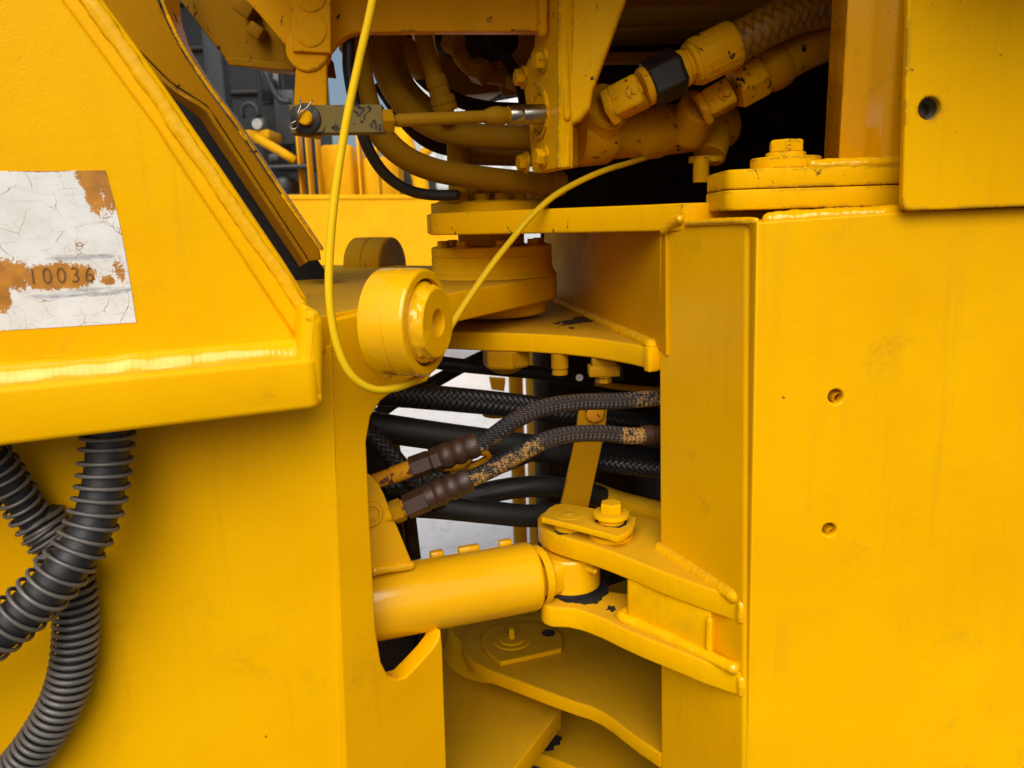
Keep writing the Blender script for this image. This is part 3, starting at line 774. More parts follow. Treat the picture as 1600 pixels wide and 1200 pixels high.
cov = plate('cover_panel', cab, Y_COVER, CP, [(1424, -180), (2300, -180), (2300, 296), (1410, 330)], .010, .0025, [0, 0, 0, .010], holes=[(1453, 169, .0112)], bres=3)
lathe('panel_hole', cov, GREYST, hit(1453, 169, off(CP, .006)), Vector((0, 1, 0)), [(-.003, .0119), (.004, .0115), (.005, .0095), (.012, .0092), (.014, .0075), (.022, .0075), (.022, 0)], 28, 40)
# unseen cab floor and sills, shaped and placed to shade the hinge and upper panels
plate('cab_floor', cab, Y_GRIME_SHADE, hplane(1.83), hz([(-.36, .80), (.40, .80), (.40, .66), (1.5, .66), (1.5, 2.3), (-.36, 2.3)], 1.83), .05, .004, px=False)
plate('cab_shade_wall', cab, Y_PANEL, (Vector((0, .60, 0)), Vector((0, -1, 0))), [Vector(a) for a in ((.36, .60, 1.63), (1.5, .60, 1.63), (1.5, .60, 3.0), (.36, .60, 3.0))], .05, .01, px=False)
plate('cab_shade_wall', cab, Y_PANEL, (Vector((0, .77, 0)), Vector((0, -1, 0))), [Vector(a) for a in ((-.40, .77, 1.76), (.355, .77, 1.76), (.355, .77, 3.0), (-.40, .77, 3.0))], .03, .01, px=False)
# shaded cross beam with hanging lug
BM = vplane((460, 1.14), (860, 1.14), 50)
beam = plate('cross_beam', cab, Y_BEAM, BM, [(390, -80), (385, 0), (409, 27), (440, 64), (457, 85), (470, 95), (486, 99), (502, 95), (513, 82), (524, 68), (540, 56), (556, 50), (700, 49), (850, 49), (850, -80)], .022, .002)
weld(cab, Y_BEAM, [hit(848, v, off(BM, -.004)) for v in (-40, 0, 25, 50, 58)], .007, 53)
# hanging channel left of it
HC = vplane((300, 1.30), (460, 1.20), 50)
hcn = plate('hanging_channel', cab, Y_MUD_SHADE, HC, [(262, -60), (279, 0), (330, 66), (357, 100), (457, 108), (452, 80), (408, 26), (384, -5), (380, -60)], .10, .004)
plate('channel_lip', hcn, Y_MUD_SHADE, off(HC, -.012), [(350, 90), (357, 102), (460, 111), (460, 100), (362, 89)], .012, .002)
box('clamp_block', hcn, Y_MUD_SHADE, hit(385, 16, off(HC, -.02)), (.028, .02, .035), Vector((.8, 0, -.6)), Vector((0, -1, 0)))
box('clamp_block', hcn, Y_MUD_SHADE, hit(402, 50, off(HC, -.018)), (.022, .018, .026), Vector((.8, 0, -.6)), Vector((0, -1, 0)))
# mounting flange facing left with bolts, and its triangular rib
FP = vplane((868, 1.12), (820, 1.24), 200)
mf = plate('pump_flange', cab, Y_CHIP, FP, [(873, -80), (873, 263), (831, 271), (827, 200), (817, 130), (822, 100), (835, 70), (836, -80)], .022, .002, [0, .003, .012, .012, .012, .012, .006, 0])
for u, v in ((850, 95), (819, 121), (851, 244), (823, 254)):
    bolt(mf, Y_CHIP, hit(u, v, FP), FP[1], .0125, .012, .017, .003, .3 + u)
lathe('flange_bore', mf, Y_CHIP, hit(843, 178, FP), FP[1], [(-.001, .038), (.003, .038), (.004, .036), (.003, .033), (.0035, .031), (.0015, .028), (.0022, .026), (-.004, .023), (-.004, 0)], 40, 40)
RB = vplane((872, 1.115), (980, 1.10), 100)
plate('triangular_rib', cab, Y_CHIP, RB, [(868, -80), (1008, -80), (980, -8), (938, 108), (926, 140), (922, 168), (906, 188), (897, 192), (892, 196), (891, 262), (868, 264)], .024, .004, bres=3)
weld(cab, Y_CHIP, [hit(u, v, off(RB, -.001)) for u, v in ((881, -40), (882, 60), (883, 130), (886, 190))], .006, 54)

# ================================================================== STEERING CYLINDER
cy = thing('steering_cylinder', 'glossy yellow hydraulic cylinder reaching through the cut-out to the bracket pin', 'hydraulic cylinder', PZ(700, 930, ZMID) - Z * .05)
PC = PZ(890, 905, ZMID); PC = Vector((pc.x, pc.y, ZMID))
a0, a1 = PZ(583, 944, ZMID + .002), PZ(836, 899, ZMID + .002)
ax = (a1 - a0).normalized()
Lc = (a1 - a0).length
a0 = a0 - ax * .16
Lc += .16
rb = .0505
barrel = lathe('barrel', cy, Y_CYL, a0, ax, [(0, 0), (0, rb), (Lc - .010, rb), (Lc - .004, rb - .0018), (Lc, rb - .006), (Lc + .001, rb - .010), (Lc + .001, 0)], 72, 20)
eye = lathe('rod_end', cy, Y_CYL, PC - Z * (hgap / 2 - .004), Z, [(0, 0), (0, .043), (.003, .046), (hgap - .011, .046), (hgap - .008, .043), (hgap - .008, 0)], 56, 25)
nd = (PC - a1); nl_ = nd.length; nd.normalize()
box('rod_neck', cy, Y_CYL, a1.lerp(PC, .55) - Z * .001, (nl_ + .01, .066, .050), nd, None, .010)
lathe('gland', cy, Y_CYL, a1, nd, [(-.004, .044), (.008, .044), (.012, .040), (.012, 0)], 48, 25)
# grease nipple
gd = Vector((.55, -.83, .05)).normalized()
gp = PC + gd * .045 + Z * .012
gn = hexo('grease_nipple', cy, Y_CYL, gp, gd, .0068, .006, .2)
lathe('nipple_tip', gn, Y_CYL, gp + gd * .006, gd, [(0, .0045), (.004, .0042), (.006, .003), (.008, .0042), (.010, .0042), (.012, .002), (.012, 0)], 16)
lathe('seal_ring', cy, RUBBER, Vector((PC.x, PC.y, ZL)), Z, [(0, .044), (.001, .0475), (.005, .0475), (.006, .044)], 48, 40)
for k, f in ((0, .60), (1, .72), (2, .86)):
    box('hose_clip', cy, Y_CYL, a0 + ax * (Lc * f + .02) + Vector((-ax.y, ax.x, 0)) * .030 + Z * .0415, (.02 + .012 * (k == 1), .012, .018), ax, None, .003)
# port bracket
PB = vplane((575, .957), (645, .985), 800)
pb = plate('port_bracket', cy, Y_CYL, PB, [(566, 736), (578, 742), (592, 757), (600, 772), (622, 826), (646, 884), (600, 893), (570, 893)], .012, .002)
lathe('bracket_boss', pb, Y_CYL, hit(577, 802, PB), PB[1], [(-.001, .0175), (.006, .0170), (.008, .015), (.008, .012), (.0045, .011), (.0045, .007), (.009, .006), (.009, 0)], 32, 30)
weld(cy, Y_WELD, [hit(u, v, off(PB, -.001)) for u, v in ((578, 893), (600, 889), (622, 886), (648, 882))], .006, 61)

# ================================================================== BRAIDED HOSES on the cylinder
def hose_fit(parent, P, stages):
    """fittings along a straight line: (kind, from, to, radius, material)"""
    d = (P[1] - P[0]).normalized()
    for kind, s, e, r, mt, nm in stages:
        o = P[0] + d * s
        if kind == 'hex': hexo(nm, parent, mt, o, d, r, e - s, .35)
        elif kind == 'bulge':
            n = 3; pr = [(0, 0), (0, r * .82)]
            L = e - s
            for k in range(n):
                w = L / n if k < 2 else L / n
                for j in range(1, 10):
                    t = j / 10
                    pr.append((L * (k + t) / n, r * (.84 + (.16 if k < 2 else .10) * math.sin(math.pi * t))))
                pr.append((L * (k + 1) / n, r * .83))
            pr.append((L, 0))
            lathe(nm, parent, mt, o, d, pr, 36, 40)
        else: lathe(nm, parent, mt, o, d, [(0, 0), (0, r), ((e - s) * .97, r), (e - s, r * .93), (e - s, 0)], 32, 30)
# upper
h1 = thing('hydraulic_hose', 'upper brown braided hose with rusty yellow end fitting above the cylinder', 'hose', PY(800, 650, 1.03), 'braided hoses feeding the cylinder')
p0, p1 = PY(573, 757, .985), PY(758, 690, 1.005)
Lh = (p1 - p0).length
sc = Lh / 198.0
hose_fit(h1, (p0, p1), [('cyl', -.004, 42 * sc, .0105, RUST, 'end_tube'), ('cyl', 42 * sc, 78 * sc, .0118, RUST, 'adapter'), ('hex', 74 * sc, 108 * sc, .0165, BROWN, 'coupling_nut'), ('hex', 108 * sc, 124 * sc, .0178, BROWN, 'crimp_nut'), ('bulge', 122 * sc, 186 * sc, .0185, BROWN, 'crimp_ferrule')])
B1 = mat_braid('brown_braid', (.010, .007, .006), (.046, .032, .026), over=[(0, .055, .30, .3), (.235, .36, .45, None)])
tube('braided_sleeve', h1, B1, [p0.lerp(p1, .93), p1, PY(800, 660, 1.015), PY(850, 637, 1.03), PY(905, 628.5, 1.045), PY(960, 627, 1.055), PY(1000, 624, 1.06), PY(1050, 620, 1.065)], .0118, 20, .003)
# lower
h2 = thing('hydraulic_hose', 'lower brown braided hose speckled with yellow paint, brass nut at its end', 'hose', PY(800, 720, 1.0), 'braided hoses feeding the cylinder')
p0, p1 = PY(590, 812, .975), PY(745, 744, .99)
Lh = (p1 - p0).length; sc = Lh / 169.0
hose_fit(h2, (p0, p1), [('cyl', 0, 30 * sc, .010, Y_CHIP, 'end_tube'), ('hex', 26 * sc, 44 * sc, .0165, Y_GRIME_SHADE, 'brass_nut'), ('cyl', 44 * sc, 50 * sc, .012, RUST, 'thread'), ('hex', 48 * sc, 86 * sc, .0180, BROWN, 'coupling_nut'), ('cyl', 84 * sc, 98 * sc, .0168, BROWN, 'collar'), ('bulge', 96 * sc, 158 * sc, .0185, BROWN, 'crimp_ferrule')])
B2 = mat_braid('brown_braid_speckled', (.010, .007, .006), (.046, .032, .026), over=[(.0, .024, .60, .15), (.034, .108, .50, .12), (.226, .262, .55, None)])
tube('braided_sleeve', h2, B2, [p0.lerp(p1, .93), p1, PY(775, 730, .993), PY(815, 708, 1.0), PY(850, 689, 1.01), PY(890, 679, 1.02), (PY(940, 677, 1.03)), PY(985, 681, 1.04), PY(1012, 680, 1.045)], .0118, 20, .003)
lathe('crimp_ferrule', h2, BROWN, PY(1004, 680, 1.043), PY(1060, 677, 1.06) - PY(1004, 680, 1.043), [(0, 0), (0, .0135), (.012, .014), (.014, .0125), (.06, .0125), (.06, 0)], 28)

# ================================================================== SPRING-WRAPPED HOSES on the left
def spring_hose(label, pts, r, pitch, wr, flat, seed):
    t = thing('spring_wrapped_hose', label, 'hose', pts[len(pts) // 2], 'hoses wrapped in wire springs')
    P = catmull(pts, .004)
    meshobj('rubber_hose', tubemesh(P, r, 22), RUBBER_D, t)
    # helix
    Q = catmull(pts, .0012); fr = frames(Q)
    hp = []; nn = []; L = 0; ds = pitch / 30; s = 0
    for i in range(1, len(Q)):
        seg = (Q[i] - Q[i - 1]).length
        while s <= L + seg:
            f = (s - L) / seg
            c = Q[i - 1].lerp(Q[i], f)
            tt = fr[i - 1][0].lerp(fr[i][0], f).normalized(); n = fr[i - 1][1].lerp(fr[i][1], f); n = (n - tt * n.dot(tt)).normalized(); b = tt.cross(n)
            a = 2 * math.pi * s / pitch + .5 * noise.noise(Vector((s * 25, seed, 0)))
            d = n * math.cos(a) + b * math.sin(a)
            hp.append(c + d * (r + wr * .9 + .0021) + b * .0012 + tt * .0012 * noise.noise(Vector((s * 60, seed, 5)))); nn.append((d, tt))
            s += ds
        L += seg
    bm = bmesh.new(); rows = []
    for p, (d, tt) in zip(hp, nn):
        rows.append([bm.verts.new(p + d * (math.cos(2 * math.pi * k / 8) * wr) + tt * (math.sin(2 * math.pi * k / 8) * wr * flat)) for k in range(8)])
    for a, b in zip(rows, rows[1:]):
        for k in range(8): bm.faces.new((a[k], a[(k + 1) % 8], b[(k + 1) % 8], b[k])).smooth = True
    bmesh.ops.recalc_face_normals(bm, faces=bm.faces)
    me = bpy.data.meshes.new('spring'); bm.to_mesh(me); bm.free()
    meshobj('wire_spring', me, SPRING, t)
    return t
spring_hose('thick spring-wrapped black hose curving from under the ledge down to the lower left', [PY(176, 560, .77), PY(172, 640, .757), PY(169, 700, .752), PY(160, 770, .742), PY(138, 835, .728), PY(100, 892, .712), PY(50, 945, .70), PY(-5, 990, .688), PY(-70, 1030, .68), PY(-220, 1110, .66), PY(-420, 1180, .63)], .0205, .0132, .0021, 1.0, 0)
spring_hose('short spring-wrapped black hose running behind the thick one at the far left edge', [PY(-220, 560, .68), PY(-120, 620, .70), PY(-70, 660, .72), PY(-10, 715, .745), PY(20, 760, .755), PY(50, 808, .765), PY(85, 860, .77), PY(115, 915, .775)], .0150, .0115, .0020, 1.0, 2)
spring_hose('long spring-wrapped black hose curving down to the bottom left corner', [PY(60, 800, .775), PY(95, 860, .775), PY(113, 905, .772), PY(120, 960, .768), PY(118, 1020, .763), PY(105, 1080, .757), PY(75, 1140, .75), PY(35, 1195, .745), PY(-20, 1250, .74), PY(-140, 1360, .72)], .0172, .0086, .0025, 1.15, 4)

# ================================================================== YELLOW CABLE looping round the boss
cb = thing('cable', 'thin yellow cable hanging from above, looping under the round boss and rising to the pump', 'cable', PY(520, 440, .78))
tube('sheath', cb, Y_CABLE, [PY(640, -420, .90), PY(605, -150, .87), PY(583, -5, .86), PY(562, 90, .85), PY(541, 190, .835), PY(524, 300, .815), PY(515, 400, .80), PY(515, 470, .79), PY(524, 530, .785), PY(541, 575, .785), PY(562, 598, .79), PY(588, 609, .80), PY(618, 606, .815), PY(648, 594, .84), PY(672, 573, .88), PY(688, 545, .92), PY(702, 514, .95), PY(735, 462, .99), PY(770, 412, 1.03), PY(800, 374, 1.06), PY(828, 340, 1.08), PY(862, 309, 1.10), PY(900, 286, 1.13), PY(945, 266, 1.17), PY(985, 254, 1.24), PY(1030, 240, 1.38), PY(1080, 225, 1.50)], .0043, 14, .006)

# ================================================================== CONTROL LINK hanging from the beam
lk = thing('control_lever', 'shaded yellow lever strap hanging from the beam with rusty grey clevis bar and cotter pin', 'lever', PY(485, 190, 1.07))
LV = vplane((460, 1.09), (860, 1.09), 50)
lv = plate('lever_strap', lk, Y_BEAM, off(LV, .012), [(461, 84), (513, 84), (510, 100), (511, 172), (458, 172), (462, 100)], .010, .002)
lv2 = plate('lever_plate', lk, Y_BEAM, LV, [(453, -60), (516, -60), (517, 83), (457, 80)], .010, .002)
for v in (-8, 47):
    lathe('lever_rivet', lv2, Y_BEAM, hit(485, v, LV), LV[1], [(0, .0215), (.0012, .0212), (.0018, .019), (.0010, .016), (.0016, .008), (.0018, 0)], 32, 40)
lathe('lever_knuckle', lk, Y_BEAM, hit(486, 82, off(LV, .030)), LV[1], [(0, 0), (0, .0285), (.021, .0285), (.023, .0265), (.023, 0)], 36)
CL = vplane((450, 1.045), (600, 1.05), 190)
clv = plate('clevis_bar', lk, paint('scuffed_olive_bar', col=(.19, .145, .045), rough=.55, dust=.2, chips=.75, edge=.6, chipcol=(.03, .024, .02), smudge=.8), CL, [(452, 164), (596, 163), (600, 207), (454, 209)], .030, .0018)
plate('clevis_bracket', lk, Y_GRIME_SHADE, off(CL, .008), [(457, 206), (502, 208), (500, 217), (470, 213), (458, 210)], .012, .0015)
disc('washer', clv, DARKST, hit(478, 186, CL), CL[1], .0195, .004)
lathe('clevis_pin', clv, Y_CHIP, hit(479, 185, CL), CL[1], [(.003, .0095), (.012, .0095), (.0135, .0080), (.0135, 0)], 28)
cn = CL[1] * .012
tube('cotter_pin', clv, STEEL, [hit(472, 155, CL) + cn, hit(473, 168, CL) + cn, hit(469, 180, CL) + cn * 1.2, hit(467, 190, CL) + cn, hit(460, 194, CL) + cn, hit(456, 199, CL) + cn, hit(461, 204, CL) + cn, hit(468, 200, CL) + cn, hit(470, 190, CL) + cn * 1.2, hit(476, 178, CL) + cn * 1.4, hit(484, 170, CL) + cn * 1.2, hit(491, 159, CL) + cn], .0011, 8, .002)
r0_, r1_ = PY(604, 189, 1.065), PY(850, 178, 1.155)
rd_ = (r1_ - r0_).normalized(); rl = (r1_ - r0_).length
hexo('jam_nut', lk, Y_GRIME_SHADE, r0_ - rd_ * .008, rd_, .0165, .016, .1)
lathe('pull_rod', lk, Y_HOSE, r0_, rd_, [(0, .0075), (.014, .0075), (.016, .0085), (rl * .62, .0085), (rl * .62, 0)], 24)
lathe('rod_socket', lk, Y_HOSE, r0_ + rd_ * rl * .60, rd_, [(0, .009), (.012, .0125), (.022, .0135), (.026, .012), (.032, .0115), (.034, .0105), (.036, .0125), (.042, .0125), (.042, 0)], 28, 40)
lathe('plunger', lk, STEEL, r0_ + rd_ * rl * .76, rd_, [(0, 0), (0, .0125), (.002, .0138), (.020, .0138), (.021, .0128), (.023, .0138), (rl * .27, .0138), (rl * .27, 0)], 36, 40)

# ================================================================== STEERING PUMP / VALVE with elbows
vb = thing('hydraulic_pump', 'shaded yellow cast pump with two chipped elbow fittings in the dark recess', 'pump', PY(1020, 215, 1.32))
va, vz = PY(895, 214, 1.25), PY(1140, 196, 1.40)
vd = (vz - va).normalized(); vl = (vz - va).length
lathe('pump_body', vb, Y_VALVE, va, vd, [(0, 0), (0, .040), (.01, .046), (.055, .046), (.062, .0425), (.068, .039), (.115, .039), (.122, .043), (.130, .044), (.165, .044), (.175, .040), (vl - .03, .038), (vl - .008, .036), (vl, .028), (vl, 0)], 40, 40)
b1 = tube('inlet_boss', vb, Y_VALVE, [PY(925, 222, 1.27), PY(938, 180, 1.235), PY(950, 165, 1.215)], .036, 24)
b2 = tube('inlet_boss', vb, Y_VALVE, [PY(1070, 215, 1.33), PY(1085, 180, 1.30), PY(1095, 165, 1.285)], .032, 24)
plate('pump_foot', vb, Y_CHIP, vplane((890, 1.17), (905, 1.25), 240), [(888, 190), (905, 200), (905, 262), (890, 262)], .02, .003)
def fitting(o, d1, e, s, first):
    """adapter nut, elbow block with plug, dark nut"""
    hexo('adapter_nut', vb, Y_FIT, o, d1, .031 * s, .014, .3)
    lathe('adapter_neck', vb, Y_FIT, o + d1 * .013, d1, [(0, .023 * s), (.008, .023 * s), (.010, .021 * s), (.012, 0)], 28)
    blk = box('elbow_block', vb, Y_FIT, o + d1 * .034, (.046 * s, .044 * s, .050 * s), d1, Vector((0, -1, .2)), .005)
    top = o + d1 * .036 + Vector((.1, -1, .15)).normalized() * .024 * s
    lathe('plug', blk, Y_FIT, top, Vector((.1, -1, .15)), [(0, .012), (.001, .0125), (.002, .012), (.002, .007), (.006, .0065), (.007, .005), (.007, 0)], 20)
f1 = PY(950, 168, 1.205); f1d = (PY(1010, 138, 1.185) - PY(960, 163, 1.205)).normalized()
fitting(f1, f1d, None, 1.0, True)
f2 = PY(1092, 172, 1.275); f2d = (PY(1150, 140, 1.265) - PY(1100, 168, 1.275)).normalized()
fitting(f2, f2d, None, .95, False)
ob = tube('outlet_elbow', vb, Y_VALVE, [PY(1118, 195, 1.37), PY(1114, 225, 1.36), PY(1108, 244, 1.35)], .027, 22)
disc('outlet_flange', vb, Y_FIT, PY(1103, 254, 1.35), Z, .030, .010)
lathe('outlet_tube', vb, Y_FIT, PY(1095, 285, 1.32), Z, [(0, .013), (.04, .013), (.04, 0)], 24)
# hose 1 from the front elbow
ah = thing('armoured_hose', 'thick ribbed yellow hose with black nut leaving the front elbow at upper right', 'hose', PY(1150, 70, 1.2))
q0, q1 = PY(1003, 138, 1.19), PY(1160, 62, 1.20)
qd = (q1 - q0).normalized(); ql = (q1 - q0).length
lathe('collar', ah, Y_FIT, q0, qd, [(0, .0), (0, .026), (.004, .028), (.010, .028), (.012, .024), (.012, 0)], 30)
hexo('black_nut', ah, DARKST, q0 + qd * .010, qd, .036, .052, .55)
lathe('nipple', ah, Y_FIT, q0 + qd * .060, qd, [(0, .027), (.010, .0265), (.012, .024), (.016, .024), (.018, .031), (.024, .032), (.026, .0)], 36, 40)
rib = [(0, .026), (0, .0335), (.004, .035)]
lathe('crimp_ferrule', ah, Y_FIT, q0 + qd * .082, qd, [(0, 0), (0, .030), (.003, .034), (.006, .0345), (ql - .10, .0345), (ql - .096, .033), (ql - .094, .030), (ql - .094, 0)], 18, 15)
BH = mat_braid('yellow_ribbed_sleeve', (.20, .095, .004), (.42, .205, .007), n=6, per=.015, rough=.5)
tube('ribbed_sleeve', ah, BH, [q0 + qd * (ql - .02), q1, PY(1205, 38, 1.205), PY(1255, 19, 1.22), PY(1310, 10, 1.24), PY(1380, 8, 1.27)], .0290, 26, .003)
# hose 2 from the rear elbow
bh = thing('pressure_hose', 'plain yellow hose with chipped black nut and domed ferrule leaving the rear elbow', 'hose', PY(1220, 95, 1.28))
q0, q1 = PY(1148, 140, 1.265), PY(1245, 88, 1.265)
qd = (q1 - q0).normalized(); ql = (q1 - q0).length
hexo('chipped_nut', bh, paint('mostly_chipped', rough=.4, chips=.75, edge=.5), q0, qd, .034, .048, .2)
lathe('domed_ferrule', bh, Y_VALVE, q0 + qd * .045, qd, [(0, 0), (0, .024), (.006, .031), (.020, .034), (.034, .033), (.042, .029), (.042, 0)], 32, 40)
tube('hose_sleeve', bh, Y_VALVE, [q0 + qd * .08, PY(1250, 84, 1.265), PY(1300, 62, 1.28), PY(1380, 35, 1.31)], .0285, 24)
BD = (.10, .045, .004)

# ================================================================== HOSES in the upper recess
def hose(name, label, mat, pts, r, group=None, cat='hose', sides=18, ends=()):
    t = thing(name, label, cat, pts[0], group)
    tube('hose_sleeve', t, mat, pts, r, sides)
    for (o, d, rr, L) in ends:
        lathe('hose_ferrule', t, mat, o, d, [(0, 0), (0, rr * .92), (.003, rr), (L * .45, rr), (L * .5, rr * .93), (L * .55, rr), (L - .003, rr), (L, rr * .9), (L, 0)], 28, 30)
    return t
e1 = PY(700, 268, 1.30)
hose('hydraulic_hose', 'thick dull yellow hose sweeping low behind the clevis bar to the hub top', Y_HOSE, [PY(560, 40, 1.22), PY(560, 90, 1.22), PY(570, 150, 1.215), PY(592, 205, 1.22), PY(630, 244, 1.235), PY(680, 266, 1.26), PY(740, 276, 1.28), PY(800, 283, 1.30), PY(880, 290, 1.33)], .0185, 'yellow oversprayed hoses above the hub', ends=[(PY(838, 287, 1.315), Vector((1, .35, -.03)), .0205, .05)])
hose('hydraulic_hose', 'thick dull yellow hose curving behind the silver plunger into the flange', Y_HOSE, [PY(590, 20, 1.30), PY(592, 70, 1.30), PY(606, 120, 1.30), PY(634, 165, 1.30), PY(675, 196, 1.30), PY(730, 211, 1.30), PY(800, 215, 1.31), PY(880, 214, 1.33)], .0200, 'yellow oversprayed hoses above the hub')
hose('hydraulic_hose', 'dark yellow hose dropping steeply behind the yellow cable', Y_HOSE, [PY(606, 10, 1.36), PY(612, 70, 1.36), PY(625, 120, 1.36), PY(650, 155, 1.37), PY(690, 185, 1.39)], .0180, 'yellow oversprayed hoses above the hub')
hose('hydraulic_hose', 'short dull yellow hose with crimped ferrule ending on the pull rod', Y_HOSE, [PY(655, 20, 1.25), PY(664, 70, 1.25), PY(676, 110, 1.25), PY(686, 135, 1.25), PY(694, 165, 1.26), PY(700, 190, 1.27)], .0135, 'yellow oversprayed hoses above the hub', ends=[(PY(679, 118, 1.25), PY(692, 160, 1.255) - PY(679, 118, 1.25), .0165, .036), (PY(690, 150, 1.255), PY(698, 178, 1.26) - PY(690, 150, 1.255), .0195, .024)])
hose('rubber_hose', 'thin black hose hanging in a curve beside the yellow cable', RUBBER, [PY(545, 60, 1.17), PY(545, 110, 1.17), PY(556, 170, 1.17), PY(572, 225, 1.18), PY(598, 268, 1.20), PY(632, 294, 1.22), PY(668, 304, 1.24), PY(716, 305, 1.26)], .0085)
tb = thing('pipe_cluster', 'shaded stubs and fittings standing on the hub cap ring', 'pipe fittings', at(ZT + .02))
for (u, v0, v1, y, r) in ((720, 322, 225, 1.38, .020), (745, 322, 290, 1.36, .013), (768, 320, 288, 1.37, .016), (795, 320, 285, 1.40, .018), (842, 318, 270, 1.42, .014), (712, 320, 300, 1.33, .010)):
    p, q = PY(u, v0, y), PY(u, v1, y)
    lathe('stub', tb, Y_GRIME_SHADE, Vector((p.x, p.y, ZT + .018)), Z, [(0, r * 1.25), (.010, r * 1.25), (.012, r), (q.z - ZT - .018, r), (q.z - ZT - .018, 0)], 20)
tube('cross_pipe', tb, Y_GRIME_SHADE, [PY(700, 243, 1.40), PY(735, 245, 1.40), PY(800, 247, 1.42), PY(900, 250, 1.45)], .014, 14)
# darker machinery closing the recess
tr = thing('transmission', 'dark oily machinery filling the recess behind the pump and hoses', 'machinery', Vector((.5, 2.0, .6)))
plate('bulkhead', tr, OILY_SHADE, (Vector((0, 2.1, 0)), Vector((0, -1, 0))), [Vector(a) for a in ((.09, 2.1, 1.1), (1.4, 2.1, 1.1), (1.4, 2.1, 1.8), (.09, 2.1, 1.8))], .05, .005, px=False)
plate('bulkhead_side', tr, OILY_SHADE, (Vector((1.0, 0, 0)), Vector((-1, 0, 0))), [Vector(a) for a in ((1.0, 1.13, 1.36), (1.0, 2.1, 1.36), (1.0, 2.1, 1.8), (1.0, 1.13, 1.8))], .05, .005, px=False)
plate('top_tray', tr, OILY_SHADE, hplane(1.362), hz([(.20, 1.3), (.9, 1.3), (.9, 2.1), (.11, 2.1)], 1.362), .03, .004, px=False)
for (u0, v0, u1, v1, y) in ((955, 8, 1330, -4, 1.7), (935, 40, 1330, 30, 1.9), (930, 92, 1080, 90, 1.95)):
    a, b = PY(u0, v0, y), PY(u1, v1, y)
    box('cross_rail', tr, Y_GRIME_SHADE, (a + b) / 2, ((b - a).length, .03, .024), b - a, None, .004)
box('casing', tr, OILY_SHADE, Vector((.62, 1.62, .93)), (.70, .6, .50), None, None, .05)
box('casing', tr, OILY_SHADE, Vector((.56, 1.95, .75)), (1.0, .5, .75), None, None, .08)
lathe('casing_neck', tr, OILY_SHADE, Vector((.50, 1.55, 1.02)), Vector((-1, -.1, 0)), [(0, .16), (.22, .15), (.24, .12), (.30, .11), (.31, .08), (.31, 0)], 36)
box('valve_block', tr, Y_GRIME_SHADE, PY(725, 105, 1.62), (.13, .12, .12), Vector((1, .3, .1)), None, .008)
box('valve_block', tr, Y_GRIME_SHADE, PY(770, 88, 1.85), (.22, .2, .13), Vector((1, .1, 0)), None, .01)
box('valve_block', tr, OILY_SHADE, PY(790, 128, 1.75), (.13, .1, .06), Vector((1, .1, .15)), None, .01)
lathe('solenoid', tr, Y_GRIME_SHADE, PY(660, 100, 1.5), Vector((-.6, -.7, .2)), [(0, .03), (.08, .03), (.084, .026), (.084, .018), (.1, .018), (.1, 0)], 24)
hexo('gland_nut', tr, Y_GRIME_SHADE, PY(568, 75, 1.30), Vector((-.5, -.8, .1)), .028, .03, .2)

# ================================================================== LOWER OPENING: hoses and small gear
RIB = mat_braid('black_ribbed_sleeve', (.004, .004, .004), (.020, .020, .021), n=8, per=.010, rough=.45)
def bhose(label, pts, r, mat=None, name='rubber_hose'):
    return hose(name, label, mat or RUBBER, pts, r, 'black hoses crossing the lower opening', sides=18)
bhose('thin black hose running uppermost below the mid hinge plate', [PY(640, 556, 1.32), PY(690, 567, 1.33), PY(770, 576, 1.35), PY(850, 584, 1.37), PY(930, 600, 1.4), PY(1040, 612, 1.45)], .0125)
bhose('thick black ribbed hose passing straight below the round boss', [PY(560, 612, 1.18), PY(640, 618, 1.20), PY(720, 625, 1.22), PY(800, 633, 1.25), PY(880, 643, 1.28), PY(960, 652, 1.32), PY(1040, 662, 1.36)], .0205, RIB)
bhose('thick black smooth hose crossing behind the upper braided hose', [PY(555, 662, 1.16), PY(640, 675, 1.19), PY(720, 686, 1.22), PY(800, 696, 1.25), PY(900, 708, 1.3), PY(1040, 722, 1.36)], .0235)
bhose('black hose rising diagonally behind the uppermost hose', [PY(590, 648, 1.40), PY(620, 626, 1.42), PY(680, 596, 1.45), PY(720, 574, 1.48), PY(780, 545, 1.5)], .0125)
bhose('black ribbed hose slanting down behind the end fittings', [PY(560, 660, 1.10), PY(600, 700, 1.09), PY(640, 745, 1.09), PY(690, 790, 1.10)], .0150, RIB)
bhose('black corrugated hose between the two braided hoses', [PY(600, 760, 1.10), PY(660, 752, 1.10), PY(710, 745, 1.12), PY(770, 728, 1.14), PY(840, 700, 1.18)], .0165, RIB)
bhose('black smooth hose lowest above the cylinder', [PY(600, 788, 1.12), PY(680, 792, 1.13), PY(760, 800, 1.15), PY(830, 806, 1.18), PY(900, 800, 1.22)], .0185)
bhose('black ribbed hose ending at the corner wall', [PY(880, 712, 1.30), PY(950, 724, 1.24), PY(1040, 735, 1.20)], .0150, RIB)
bhose('paint-flecked black hose bending behind the flat strap', [PY(690, 790, 1.2), PY(760, 770, 1.22), PY(830, 760, 1.24), PY(900, 765, 1.27), PY(980, 790, 1.3)], .0185, mat_dapple('flecked_rubber', (.014, .013, .012), (.16, .085, .02), 0, 1))
bhose('short dark corrugated hose low in the shadow', [PY(560, 820, 1.14), PY(610, 800, 1.12), PY(650, 770, 1.13)], .016, RIB)
tube_ = thing('drain_pipe', 'dusty yellow pipe slanting behind the pin keeper bolt', 'pipe', PY(960, 790, 1.25))
